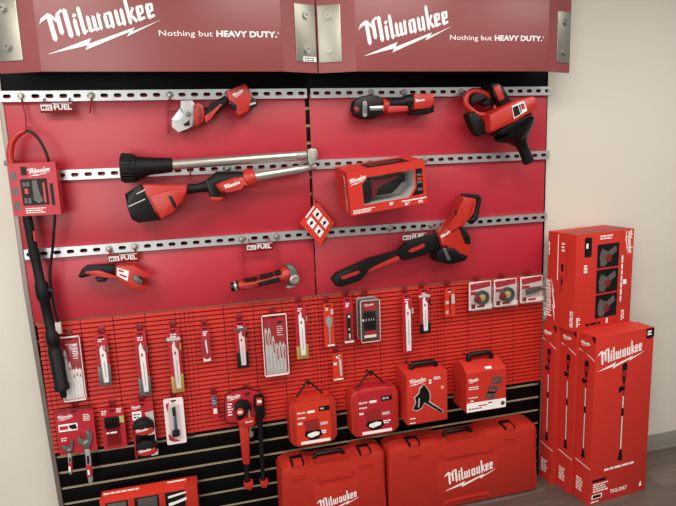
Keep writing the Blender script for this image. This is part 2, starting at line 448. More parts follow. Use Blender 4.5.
# ------------------------------------------------------------------ rail tags, brackets, hooks
def wire(mb, pts, r=.0028): mb.tube(pts, r, 8); return mb
def tag_fuel(px, py, w, label):
    x, z = at(px, py, .045); t = thing('rail_tag', label, 'tag', 'wire tags under the rails')
    h = w * .27; fr = Fr((x - w / 2, -.045, z - h / 2), (1, 0, 0), (0, -.25, 1), (0, -1, -.25))
    part('plate', 'dred', t, ('rect', fr, 0, -.006, w, h, -.002, 0, .0006))
    mb = MB(); mb.rect(fr, .003, .004, w * .36, h * .8, 0, .0008); mb.text(fr, 'FUEL', w * .42, h * .2, w * .52, 0, .0008, .03, h * .62); mb.rect(fr, w * .37, h * .92, w * .97, h * .98, 0, .0008)
    mb.poly(fr, [(w * .36, h * .1), (w * .42, h * .5), (w * .39, h * .5), (w * .45, h * .95), (w * .38, h * .45), (w * .41, h * .45)], 0, .0008)
    build('lettering', mb, 'white', t)
    mb = MB(); mb.text(fr, 'M12', w * .06, h * .24, w * .26, .0008, .0014, .03, h * .42); build('badge_lettering', mb, 'dred', t)
    mb = MB()
    for s in (.12, .88): wire(mb, [fr(w * s, h * .5, -.003), fr(w * s, h * 1.3, -.018), Vector((x - w / 2 + w * s, -.0225, z + h * 1.05))])
    build('hanger_wire', mb, 'wire', t); settle(t)
tag_fuel(57, 107, .122, 'small red tag with white letters under the top rail, left of the pipe shear')
tag_fuel(123.5, 257.5, .122, 'small red tag with white letters above the small pipe cutter')
tag_fuel(259.5, 246.5, .118, 'small red tag with white letters above the right angle grinder')
tag_fuel(414, 236.5, .125, 'small red tag with white letters half hidden behind the long black bar tool')

def bracket(label, *wires, r=.0028):
    t = thing('wire_bracket', label, 'bracket', 'red wire tool brackets')
    for w in wires:
        mb = MB(); wire(mb, [W3(at(px, py, n), n) for px, py, n in w], r); build('wire', mb, 'wire', t)
    settle(t)
bracket('red wire bracket bolted to the top rail, holding the pipe shear', [(170, 97, .028), (167.5, 108, .028), (168, 134, .028)], [(168, 100, .034), (180, 100.5, .034), (200, 101, .04)], [(168, 111, .028), (190, 112, .028), (215, 105, .04)])
bracket('red wire bracket bolted to the top rail, holding the press tool', [(371, 96, .028), (371, 112, .05)], [(404, 95, .028), (404, 108, .05)])
bracket('red wire bracket bolted to the top rail, holding the drum drain cleaner', [(461, 94, .028), (470, 110, .05)], [(475, 93, .023), (488, 95, .05)])
bracket('red wire hook under the top rail, holding the loop of the pole pump', [(21.2, 98, .028), (26, 118, .028), (26, 127, .06), (30, 128, .075)], r=.003)
bracket('short empty red peg hanging below the top rail', [(91.5, 98, .034), (90.5, 108, .028), (90, 113, .055)], r=.003)
bracket('red wire bracket bolted to the middle rail, holding the folded pole tool', [(228, 171, .028), (226, 182, .045), (206, 186, .05)], [(190, 170, .023), (190, 182, .045), (206, 186, .05)])
bracket('red wire bracket on the bottom rail, holding the small pipe cutter', [(109, 250, .028), (112, 268, .05)], [(135, 249, .028), (134, 266, .05)])
bracket('red wire bracket on the bottom rail, holding the right angle grinder', [(242, 243, .028), (244, 279, .028), (244, 281, .06)], [(277, 240, .028), (279, 273, .028), (279, 276, .06)])
bracket('red wire bracket on the bottom rail, holding the long black bar tool', [(390, 234, .028), (391, 258, .05)], [(431, 230, .028), (433, 236, .05)])
bracket('red wire bracket on the middle rail, carrying the boxed tool with a window', [(424.7, 166, .034), (424.7, 178, .03), (420, 190, .03)], [(345, 176, .023), (347, 190, .03)])

# ------------------------------------------------------------------ power tools
def prism(z, pts, n0, n1, bev=.006): return ('poly', WF, zs(z, pts, (n0 + n1) / 2 + (n1 - n0) / 4), n0, n1, bev)

# pipe shear
z = (160, 75, 6.438)
t = thing('pipe_shear', 'red cordless pipe shear with grey blade head and black grip below the top rail', 'power tool')
h = part('shear_head', 'grey', t, prism(z, [(132, 166), (205, 160), (225, 185), (228, 250), (215, 330), (180, 345), (120, 375), (75, 335), (75, 288), (100, 300), (140, 292), (165, 245), (132, 222)], .045, .075, .004))
part('blade', 'pale', t, prism(z, [(128, 215), (75, 285), (80, 300), (190, 288), (170, 240)], .054, .066, .001))
part('jaw_hook', 'blk', t, prism(z, [(190, 285), (192, 325), (160, 330), (148, 318), (180, 300)], .06, .077, .001))
p_ = zs(z, [(183, 250)], .08)[0]
part('pivot_bolt', 'gun', h, ('disc', WF, p_[0], p_[1], zl(z, 17, .08), .075, .082, 20, .002))
part('gear_housing', 'red', t, prism(z, [(220, 192), (245, 178), (278, 198), (287, 250), (280, 300), (250, 325), (214, 335), (228, 250)], .04, .088, .006))
part('housing_rib', 'dred', t, prism(z, [(250, 205), (268, 200), (272, 255), (262, 310), (245, 312), (252, 260)], .085, .091, .001))
part('grip', 'black', t, prism(z, [(284, 218), (330, 200), (415, 132), (445, 165), (375, 245), (345, 262), (300, 268), (282, 255)], .045, .088, .012))
part('grip_trim', 'red', t, prism(z, [(286, 262), (330, 240), (385, 185), (402, 190), (352, 248), (330, 285), (292, 310)], .07, .091, .003))
part('motor_housing', 'red', t, prism(z, [(420, 105), (545, 58), (562, 72), (592, 140), (568, 238), (505, 268), (478, 228), (452, 170), (440, 165)], .035, .1, .012))
part('trigger', 'blk', t, prism(z, [(445, 165), (475, 225), (495, 232), (490, 190), (460, 168)], .05, .104, .004))
part('battery', 'blk', t, prism(z, [(560, 195), (600, 143), (616, 160), (626, 195), (570, 236)], .045, .092, .006))
part('battery_clip', 'lgrey', t, prism(z, [(568, 186), (615, 172), (617, 186), (568, 200)], .09, .094, .001))
mb = MB(); a = zs(z, [(475, 140)], .101)[0]; logo(mb, WF, a[0], a[1], .044, .1, .1008, .5); build('logo', mb, 'white', t); settle(t)

# press tool
z = (340, 75, 6.145)
t = thing('press_tool', 'short cordless press tool with round black jaws and silver collar below the top rail', 'power tool')
j = part('jaw', 'blk', t, prism(z, [(75, 205), (85, 160), (130, 132), (180, 122), (235, 128), (258, 150), (270, 200), (262, 240), (200, 268), (130, 268), (88, 247)], .04, .09, .01))
part('jaw_opening', 'dred', j, prism(z, [(85, 205), (102, 192), (118, 205), (118, 222), (98, 232)], .088, .0915, .001))
lk = part('side_link', 'gun', t, prism(z, [(138, 165), (152, 155), (166, 165), (168, 250), (152, 262), (138, 252)], .09, .096, .002))
for q in ((152, 175), (152, 245)):
    p_ = zs(z, [q], .096)[0]; part('pivot_pin', 'grey', lk, ('ring', WF, p_[0], p_[1], zl(z, 11, .09), zl(z, 5, .09), .096, .099))
part('cylinder_collar', 'alu', t, ('tube', P3(z, [(176, 208), (258, 204)], .07), zl(z, 30, .07), 20))
part('front_ring', 'red', t, ('tube', P3(z, [(256, 190), (290, 190)], .068), [zl(z, 46, .07), zl(z, 40, .07)], 20))
part('grip', 'black', t, ('tube', P3(z, [(284, 178), (330, 176), (375, 172), (420, 158), (446, 158)], .068), [zl(z, k, .07) for k in (34, 32, 31, 38, 40)], 16))
part('lower_housing', 'red', t, prism(z, [(288, 190), (410, 190), (418, 222), (300, 236), (288, 230)], .045, .098, .006))
part('motor_housing', 'red', t, prism(z, [(448, 118), (572, 112), (574, 182), (545, 206), (448, 216)], .04, .105, .01))
part('trigger_ring', 'blk', t, ('tube', P3(z, [(436, 190), (436, 200)], .1), .004, 8), ('ring', WF, *zs(z, [(432, 192)], .1)[0], zl(z, 18, .1), zl(z, 10, .1), .06, .1))
part('battery', 'blk', t, prism(z, [(430, 225), (545, 207), (572, 180), (574, 228), (530, 242), (440, 247)], .045, .098, .006))
mb = MB(); a = zs(z, [(466, 166)], .106)[0]; logo(mb, WF, a[0], a[1], .04, .105, .1058, .12, False); build('logo', mb, 'white', t); settle(t)

# drum drain cleaner
z = (450, 75, 5.33)
t = thing('drum_drain_cleaner', 'red and black drum drain cleaner with funnel nose hanging at the upper right', 'power tool')
part('handle_loop', 'red', t, ('tube', spl(P3(z, [(200, 215), (150, 210), (110, 185), (84, 150), (92, 105), (125, 85), (165, 92), (205, 110), (240, 140), (240, 180)], .08)), zl(z, 15, .08), 12))
part('inner_grip', 'black', t, prism(z, [(108, 128), (128, 100), (165, 98), (200, 120), (196, 135), (150, 128), (125, 160), (112, 155)], .065, .1, .006))
part('trigger', 'blk', t, prism(z, [(165, 150), (205, 125), (232, 135), (228, 160), (185, 165)], .06, .1, .004))
b_ = part('battery', 'blk', t, prism(z, [(200, 55), (225, 42), (250, 40), (272, 62), (318, 140), (256, 168), (222, 110)], .045, .13, .01))
part('battery_face', 'red', b_, prism(z, [(232, 66), (262, 50), (292, 125), (262, 138)], .128, .134, .003))
part('drum', 'red', t, prism(z, [(190, 215), (330, 138), (425, 113), (446, 135), (452, 168), (420, 200), (330, 247), (210, 308), (196, 300)], .03, .17, .03))
st = part('badge', 'white', t, prism(z, [(330, 166), (394, 138), (412, 190), (342, 234)], .168, .172, .0006), label='white and red badge on the drum')
part('badge_print', 'kprint', st, prism(z, [(334, 172), (362, 160), (376, 208), (344, 226)], .172, .173, 0), prism(z, [(366, 158), (372, 156), (384, 200), (379, 203)], .172, .173, 0))
part('badge_stripe', 'red', st, prism(z, [(374, 156), (392, 148), (402, 178), (384, 186)], .172, .173, 0))
part('side_cushion', 'black', t, prism(z, [(88, 205), (130, 193), (165, 225), (192, 265), (194, 310), (160, 328), (138, 318), (108, 265)], .075, .125, .016))
part('drum_base', 'blk', t, prism(z, [(240, 300), (300, 268), (425, 203), (418, 222), (400, 245), (330, 300), (262, 322)], .045, .15, .01))
part('funnel', 'blk', t, ('tube', P3(z, [(338, 285), (345, 298), (362, 330), (380, 366), (392, 395), (420, 465), (421, 467)], .13), [zl(z, k, .1) for k in (108, 104, 62, 32, 27, 29, 24)], 24)); settle(t)

# pole pump in its sleeve
z = (0, 120, 4.6)
t = thing('pole_pump', 'long black pole pump with red loop handle hanging at the left edge of the display', 'power tool')
part('handle', 'red', t, ('tube', spl(P3(z, [(52, 200), (46, 165), (50, 120), (66, 82), (95, 58), (118, 50)], .075)), [zl(z, 17 if k < 14 else 17 - (k - 14) * .9, .07) for k in range(21)], 14))
part('end_clip', 'gun', t, prism(z, [(20, 188), (62, 182), (64, 205), (22, 210)], .03, .07, .002))
part('hose', 'blk', t, ('tube', spl(P3(z, [(118, 46), (150, 60), (180, 90), (205, 135), (222, 185), (240, 300), (252, 420), (248, 506)], .085) + [W3(at(px, py, .075), .075) for px, py in ((52.5, 250), (50, 270), (51, 290), (55, 312), (58, 322))]), .0055, 10))
part('hose_weight', 'lgrey', t, ('rect', WF, *at(55, 322.5, .075), *at(62, 333, .075), .066, .082, .002))
zp = (0, 220, 6.33); zq = (0, 300, 5.06)
PN = .078
seq = [((26.2, 212), .0175), ((33.2, 249), .0175), ((33.3, 249.5), .0205), ((35.5, 259), .0205), ((35.6, 259.5), .018), ((40, 281), .0185), ((41, 284), .025), ((42.5, 292), .027), ((44, 299), .025), ((44.6, 301), .0195), ((51, 331), .0195), ((51.5, 333), .0255), ((53.5, 343), .0275), ((53.7, 344), .0245), ((54.5, 349), .0245), ((54.7, 350), .0275), ((61.3, 384), .0275), ((61.6, 385), .031), ((62.4, 389), .031), ((62.8, 391), .014), ((64, 397), .013)]
part('pole', 'black', t, ('tube', [W3(at(*p, PN), PN) for p, r in seq], [r for p, r in seq], 18))
part('side_label', 'card', t, ('rect', WF, *at(33.2, 231, .09), *at(36.2, 241, .09), .084, .097))
part('pole_strap', 'blk', t, ('tube', [W3(at(43, 288, PN), PN), W3(at(53, 291, PN), PN)], .011, 8))
settle(t)
# sleeve carton round the pump: four walls that the pole passes through, so it is a thing of its own
t = thing('pump_sleeve', 'red printed carton sleeve wrapped around the top of the black pole pump', 'carton')
tl, bl, tr, br_ = at(7, 165, .105), at(14.5, 217, .105), at(55, 160.5, .105), at(61, 214, .105)
xa, xb, zb_, zt_ = (tl[0] + bl[0]) / 2, (tr[0] + br_[0]) / 2, (bl[1] + br_[1]) / 2, (tl[1] + tr[1]) / 2
w, h = xb - xa, zt_ - zb_
mb = MB(); mb.rect(WF, xa, zb_, xb, zt_, .102, .105); mb.rect(WF, xa, zb_, xa + .002, zt_, .035, .102); mb.rect(WF, xb - .002, zb_, xb, zt_, .035, .102); mb.rect(WF, xa, zb_, xb, zt_, .033, .035)
build('sleeve', mb, 'card', t)
fr = Fr((xa, -.105, zb_), (1, 0, 0), (0, 0, 1), (0, -1, 0))
mb = MB(); mb.rect(fr, w * .22, h * .2, w * .78, h * .7, 0, .0006); mb.rect(fr, w * .26, h * .77, w * .38, h * .93, 0, .0006); mb.rect(fr, w * .83, h * .18, w * .9, h * .6, 0, .0006); build('panel_print', mb, 'kprint', t)
mb = MB()
for k in range(3): mb.rect(fr, w * .03, h * (.12 + .28 * k), w * .15, h * (.28 + .28 * k), 0, .0008)
for u in (.26, .34): mb.rect(fr, w * u, h * .24, w * (u + .06), h * .34, .0006, .001); mb.rect(fr, w * u, h * .56, w * (u + .06), h * .64, .0006, .001)
mb.poly(fr, [(w * .46, h * .66), (w * .56, h * .68), (w * .6, h * .4), (w * .66, h * .28), (w * .56, h * .23), (w * .46, h * .3)], .0006, .001)
build('picture_print', mb, 'photo', t)
mb = MB(); mb.rect(fr, w * .29, h * .42, w * .36, h * .52, .0006, .001); mb.rect(fr, w * .68, h * .24, w * .72, h * .62, .0006, .001); build('picture_accent', mb, 'orange', t)
mb = MB(); logo(mb, fr, w * .43, h * .79, w * .42, 0, .0008, .12); lines(mb, fr, w * .26, h * .15, w * .7, h * .04, 3, h * .018, 0, .0006); build('logo', mb, 'white', t); settle(t)

# folded pole tool
z5 = (110, 140, 5.325); z6 = (215, 135, 5.878)
t = thing('folded_pole_tool', 'cordless tool on a folding silver pole, black bell end and black battery on left', 'power tool')
D = .1
hd = part('bell_end', 'black', t, ('tube', P3(z5, [(56, 150), (60, 150), (75, 150), (140, 149), (148, 148), (200, 140), (330, 133), (334, 133)], D), [zl(z5, k, D) for k in (62, 76, 80, 76, 68, 52, 41, 30)], 28))
mb = MB()
c = P3(z5, [(68, 150), (128, 149)], D)
for i in range(24):
    a = 2 * math.pi * i / 24; r0 = zl(z5, 80, D); dv = Vector((0, math.cos(a), math.sin(a))) * r0
    mb.tube([c[0] + dv, c[1] + dv * .97], .0035, 6)
build('bell_ribs', mb, 'black', hd)
part('upper_pole', 'alu', t, ('tube', [P3(z5, [(325, 133)], D)[0], P3(z6, [(475, 122)], D)[0]], [zl(z5, 29, D), zl(z6, 27, D)], 20))
part('pole_joint', 'grey', t, ('tube', P3(z6, [(470, 122), (545, 116)], D), zl(z6, 24, D), 18), ('tube', P3(z6, [(478, 121), (484, 121)], D), zl(z6, 27, D), 18), ('tube', P3(z6, [(520, 118), (526, 118)], D), zl(z6, 27, D), 18))
part('hinge', 'plate', t, prism(z6, [(540, 85), (562, 78), (590, 80), (602, 100), (600, 140), (575, 165), (560, 190), (545, 150)], D - .03, D + .03, .006))
part('lower_pole', 'alu', t, ('tube', P3(z6, [(228, 247), (505, 200)], D), [zl(z6, 30, D), zl(z6, 24, D)], 20))
part('lower_joint', 'grey', t, ('tube', P3(z6, [(500, 201), (592, 184)], D), [zl(z6, 22, D), zl(z6, 17, D)], 16))
part('front_collar', 'red', t, ('tube', P3(z6, [(160, 262), (172, 262), (190, 258), (222, 250), (236, 246)], D), [zl(z6, k, D) for k in (46, 52, 58, 56, 46)], 20))
part('grip', 'black', t, ('tube', [P3(z5, [(405, 262)], D)[0], P3(z5, [(470, 256)], D)[0], P3(z5, [(520, 245)], D)[0], P3(z6, [(20, 265)], D)[0], P3(z6, [(165, 258)], D)[0]], [zl(z5, k, D) for k in (30, 27, 36, 52, 46)], 16))
part('grip_insert', 'red', t, prism(z6, [(0, 292), (40, 275), (110, 250), (165, 245), (200, 300), (150, 320), (70, 338), (30, 340)], D + .01, D + .052, .012))
part('trigger_guard', 'blk', t, prism(z5, [(505, 215), (540, 210), (590, 285), (600, 310), (560, 322), (532, 300)], D - .03, D + .03, .01))
part('guard_trim', 'red', t, prism(z5, [(532, 302), (600, 303), (595, 320), (565, 328), (540, 318)], D - .028, D + .034, .004))
part('motor_housing', 'red', t, prism(z5, [(165, 232), (415, 238), (408, 290), (385, 330), (345, 385), (270, 432), (232, 370), (195, 292)], D - .05, D + .045, .018))
part('facet', 'red', t, prism(z5, [(205, 296), (335, 262), (410, 262), (402, 295), (345, 380), (272, 424)], D + .03, D + .054, .01))
part('vent', 'blk', t, prism(z5, [(308, 300), (328, 296), (354, 350), (345, 366)], D + .05, D + .057, .001))
b_ = part('battery', 'blk', t, prism(z5, [(80, 285), (168, 234), (200, 300), (266, 425), (152, 440), (118, 422), (96, 360)], D - .05, D + .05, .012))
part('battery_stripe', 'lgrey', b_, prism(z5, [(98, 352), (185, 312), (188, 317), (100, 357)], D + .05, D + .0515, 0), prism(z5, [(140, 285), (185, 262), (188, 268), (142, 290)], D + .05, D + .0515, 0))
mb = MB(); a = zs(z6, [(60, 318)], D + .053)[0]; logo(mb, WF, a[0], a[1], .062, D + .052, D + .053, .3, False); build('logo', mb, 'white', t); settle(t)

# small pipe cutter
z = (70, 230, 5.2)
t = thing('pipe_cutter', 'small red cordless pipe cutter with open jaw and black handle at lower left', 'power tool')
part('grip', 'black', t, prism(z, [(42, 242), (60, 205), (85, 187), (215, 182), (242, 195), (242, 225), (205, 232), (150, 222), (130, 232), (60, 250)], .045, .09, .012))
part('underside', 'red', t, prism(z, [(78, 215), (150, 208), (245, 240), (250, 252), (180, 245), (130, 238), (85, 228)], .06, .094, .003))
part('trigger', 'blk', t, prism(z, [(130, 250), (160, 246), (195, 255), (185, 268), (145, 270)], .055, .085, .004))
part('jaw_frame', 'red', t, prism(z, [(238, 186), (330, 184), (420, 234), (414, 254), (375, 248), (330, 220), (316, 240), (326, 270), (352, 285), (402, 287), (388, 315), (340, 310), (290, 290), (236, 248)], .045, .092, .006))
part('cutting_wheel', 'gun', t, prism(z, [(322, 235), (350, 232), (378, 265), (372, 282), (340, 282), (322, 268)], .052, .086, .002), prism(z, [(335, 250), (350, 248), (360, 275), (345, 275)], .084, .09, .001))
lb = part('label_plate', 'white', t, prism(z, [(246, 196), (306, 214), (300, 266), (244, 236)], .091, .0935, 0))
part('label_print', 'card', lb, prism(z, [(252, 204), (280, 212), (278, 222), (252, 214)], .0935, .0942, 0), prism(z, [(258, 226), (296, 240), (294, 250), (258, 236)], .0935, .0942, 0)); settle(t)

# right angle grinder
z = (200, 240, 5.2)
t = thing('right_angle_grinder', 'slim red right angle grinder with round grey head at the lower middle', 'power tool')
part('body', 'red', t, ('tube', P3(z, [(200, 238), (240, 232), (300, 222), (360, 206), (415, 190), (440, 180), (462, 172)], .07), [zl(z, k, .07) for k in (28, 30, 27, 30, 33, 42, 44)], 18))
part('end_cap', 'blk', t, ('tube', P3(z, [(160, 244), (175, 242), (205, 236)], .07), [zl(z, k, .07) for k in (24, 28, 27)], 16))
part('end_ring', 'alu', t, ('tube', P3(z, [(178, 242), (190, 239)], .07), zl(z, 28.6, .07), 16))
part('upper_inlay', 'black', t, prism(z, [(225, 208), (298, 192), (298, 205), (232, 216)], .07, .1, .002), prism(z, [(308, 188), (380, 170), (382, 186), (312, 200)], .07, .102, .002), prism(z, [(390, 166), (418, 158), (422, 178), (392, 184)], .07, .106, .002))
part('lower_inlay', 'black', t, prism(z, [(298, 224), (410, 192), (418, 214), (306, 240)], .07, .104, .002))
part('switch', 'dred', t, prism(z, [(235, 240), (285, 228), (288, 248), (240, 258)], .07, .099, .002))
part('head', 'gun', t, prism(z, [(446, 132), (480, 128), (505, 155), (515, 200), (500, 235), (468, 240), (458, 200)], .035, .1, .012))
hx = zs(z, [(492, 205)], .1)[0]
part('spindle_nut', 'alu', t, ('disc', WF, *hx, zl(z, 27, .1), .09, .104, 20, .002), ('ring', WF, *hx, zl(z, 18, .1), zl(z, 9, .1), .104, .112))
part('guard_foot', 'grey', t, prism(z, [(448, 240), (490, 232), (496, 240), (455, 250)], .05, .09, .001)); settle(t)

# long bar tool
z = (310, 180, 3.75); z8 = (420, 185, 5.957)
t = thing('bar_cutter', 'long red and black bar cutter angled across the bottom rail on the right', 'power tool')
part('guide_bar', 'black', t, prism(z, [(80, 372), (100, 350), (230, 292), (330, 266), (362, 234), (478, 198), (492, 246), (470, 258), (430, 281), (352, 302), (335, 286), (330, 268), (215, 330), (210, 352), (190, 376), (115, 402), (96, 396)], .06, .095, .006))
part('bar_slot', 'red', t, prism(z, [(118, 362), (180, 340), (188, 344), (180, 352), (128, 372), (116, 370)], .094, .097, 0), prism(z, [(368, 268), (378, 258), (428, 238), (432, 246), (420, 256), (380, 272)], .094, .097, 0))
part('bar_edge', 'red', t, prism(z, [(222, 328), (330, 284), (336, 296), (325, 304), (216, 345)], .058, .09, .003))
part('body', 'red', t, prism(z8, [(105, 302), (150, 250), (212, 190), (228, 120), (245, 65), (330, 80), (320, 160), (292, 192), (240, 230), (236, 262), (262, 345), (295, 352), (296, 430), (268, 436), (195, 376), (128, 368)], .045, .12, .014))
part('body_ridge', 'red', t, prism(z8, [(175, 268), (240, 215), (280, 198), (300, 180), (312, 110), (325, 90), (318, 170), (282, 215), (236, 240), (190, 280)], .1, .128, .006))
part('grip_handle', 'black', t, ('tube', P3(z8, [(246, 62), (290, 64), (345, 72), (352, 85), (344, 130), (326, 195), (305, 210), (285, 205)], .09), [zl(z8, k, .09) for k in (10, 12, 14, 14, 12, 20, 24, 16)], 12))
part('trigger', 'black', t, prism(z8, [(220, 242), (240, 236), (256, 258), (292, 310), (296, 348), (262, 348), (245, 295)], .06, .126, .006))
part('battery', 'blk', t, prism(z8, [(88, 400), (132, 366), (195, 374), (272, 436), (262, 446), (178, 472), (98, 456)], .04, .13, .01))
part('battery_rail', 'gun', t, prism(z8, [(135, 378), (150, 372), (185, 445), (165, 450)], .128, .133, .001))
part('slot_mark', 'blk', t, prism(z8, [(210, 152), (220, 148), (218, 178), (210, 180)], .118, .122, 0))
mb = MB(); a = zs(z8, [(130, 318)], .121)[0]; logo(mb, WF, a[0], a[1], .05, .12, .121, .55, False); build('logo', mb, 'white', t); settle(t)

# boxed tool with window
t = thing('window_box', 'red carton with cut-out window showing a black tool, hung on the middle rail', 'box')
xa, xb, zb_, zt_, nf, nb = 1.338, 1.690, 1.558, 1.741, .235, .045
w, h = xb - xa, zt_ - zb_
_u = Vector((1, 0, .11)).normalized(); _v = Vector((-.11, -.12, 1)); _v = (_v - _u * _v.dot(_u)).normalized()
fr = Fr((1.343, -nf, 1.546), _u, _v, _u.cross(_v)); h = .186
d = nf - nb
win = [(.175, .2), (.175, .68), (.25, .83), (.85, .83), (.85, .42), (.755, .2)]
win = [(a * w, b * h) for a, b in win]
mb = MB()
mb.rect(fr, 0, 0, w, h * .2, -.002, 0); mb.rect(fr, 0, h * .83, w, h, -.002, 0); mb.rect(fr, 0, h * .2, w * .175, h * .83, -.002, 0); mb.rect(fr, w * .85, h * .2, w, h * .83, -.002, 0)
mb.poly(fr, [(w * .175, h * .68), (w * .25, h * .83), (w * .175, h * .83)], -.002, 0); mb.poly(fr, [(w * .755, h * .2), (w * .85, h * .2), (w * .85, h * .42)], -.002, 0)
mb.rect(fr, 0, 0, .002, h, -d, -.002); mb.rect(fr, w - .002, 0, w, h, -d, -.002); mb.rect(fr, 0, 0, w, .002, -d, -.002); mb.rect(fr, 0, h - .002, w, h, -d, -.002); mb.rect(fr, 0, 0, w, h, -d - .002, -d)
build('carton', mb, 'carton', t)
mb = MB(); mb.rect(fr, w * .14, h * .1, w * .9, h * .92, -.12, -.118); mb.rect(fr, w * .14, h * .17, w * .9, h * .19, -.118, -.003); mb.rect(fr, w * .86, h * .17, w * .88, h * .9, -.118, -.003)
mb.poly(fr, [(w * .74, h * .19), (w * .86, h * .42), (w * .86, h * .19)], -.1, -.004); build('tray', mb, 'tray', t)
tl_ = part('boxed_tool', 'blk', t, ('poly', fr, [(w * .19, h * .22), (w * .29, h * .22), (w * .31, h * .78), (w * .24, h * .8), (w * .18, h * .68)], -.1, -.02, .008), ('poly', fr, [(w * .36, h * .32), (w * .58, h * .32), (w * .7, h * .5), (w * .72, h * .7), (w * .78, h * .72), (w * .76, h * .55), (w * .72, h * .52), (w * .6, h * .58), (w * .36, h * .52)], -.1, -.03, .006), ('tube', [fr(w * .66, h * .72, -.06), fr(w * .74, h * .73, -.06)], .018, 12))
part('tool_shell', 'dred', tl_, ('poly', fr, [(w * .31, h * .3), (w * .37, h * .3), (w * .38, h * .55), (w * .68, h * .66), (w * .68, h * .74), (w * .4, h * .66), (w * .31, h * .78)], -.1, -.026, .006))
mb = MB(); logo(mb, fr, w * .03, h * .74, w * .19, 0, .0008, .2); lines(mb, fr, w * .03, h * .12, w * .36, h * .035, 3, h * .018, 0, .0006); mb.rect(fr, w * .66, h * .12, w * .99, h * .145, 0, .0006); lines(mb, fr, w * .5, h * .16, w * .56, h * .04, 2, h * .025, 0, .0006); lines(mb, fr, w * .7, h * .09, w * .78, h * .04, 2, h * .02, 0, .0006); lines(mb, fr, w * .88, h * .09, w * .96, h * .04, 2, h * .02, 0, .0006)
mb.rect(Fr(fr(0, 0, 0), -fr.N, fr.V, -fr.U), .05, h * .1, .053, h * .9, 0, .0006)
build('logo', mb, 'white', t)
mb = MB(); mb.poly(fr, [(w * .86, h * .22), (w * .955, h * .24), (w * .955, h * .84), (w * .87, h * .84), (w * .87, h * .4), (w * .8, h * .215)], 0, .0005)
mb.rect(Fr(fr(0, h, -d), fr.U, fr.N, fr.V), w * .3, .04, w * .85, d * .8, 0, .0006); build('side_print', mb, 'kprint', t)
mb = MB()
for k in range(3): mb.rect(fr, w * .88, h * (.32 + .17 * k), w * .945, h * (.38 + .17 * k), .0005, .001)
mb.rect(Fr(fr(0, h, -d), fr.U, fr.N, fr.V), w * .36, .08, w * .75, d * .5, .0006, .001); build('side_detail', mb, 'photo', t)
part('side_accent', 'orange', t, ('rect', fr, w * .885, h * .57, w * .94, h * .63, .0012, .0018))
mb = MB(); sf = Fr(fr(0, 0, -d), fr.N, fr.V, -fr.U)
lines(mb, sf, .05, h * .8, .17, h * .09, 6, h * .03, 0, .0006); build('end_print', mb, 'cartd', t)
part('window', 'clear', t, ('poly', fr, win, -.004, -.0025))
settle(t)

# diamond tag
z = (270, 200, 6.145)
t = thing('hang_tag', 'square red card hung by its corner at the seam, with four small pictures', 'tag')
q = zs(z, [(285, 4), (395, 140), (310, 281), (184, 142)], .05)
fr = Fr(W3(q[3], .05), Vector((q[2][0] - q[3][0], 0, q[2][1] - q[3][1])), Vector((q[0][0] - q[3][0], 0, q[0][1] - q[3][1])), (0, -1, 0))
part('card', 'orange', t, ('poly', WF, q, .048, .0505))
def cell(a, b): # bilinear
    return tuple(q[3][i] * (1 - a) * (1 - b) + q[2][i] * a * (1 - b) + q[0][i] * (1 - a) * b + q[1][i] * a * b for i in (0, 1))
mb = MB(); mk = MB()
for a in (.16, .54):
    for b in (.3, .68):
        b2 = b - .1
        mb.poly(WF, [cell(a, b2), cell(a + .3, b2), cell(a + .3, b2 + .26), cell(a, b2 + .26)], .0505, .0511)
        c0 = cell(a + .15, b2 + .13); mk.disc(WF, c0[0], c0[1], .0075, .0511, .0516, 7)
        mk.poly(WF, [cell(a + .12, b2 + .03), cell(a + .18, b2 + .03), cell(a + .18, b2 + .2), cell(a + .12, b2 + .2)], .0511, .0516)
mb.poly(WF, [cell(.03, .3), cell(.08, .3), cell(.08, .8), cell(.03, .8)], .0505, .051)
build('picture', mb, 'white', t); build('picture_print', mk, 'kprint', t)
part('hanging_string', 'blk', t, ('tube', [W3(q[0], .046), (1.222, -.03, 1.62), (1.222, -.004, 1.72)], .0015, 6), ('disc', WF, q[0][0], q[0][1] - .006, .005, .046, .053, 10)); settle(t)

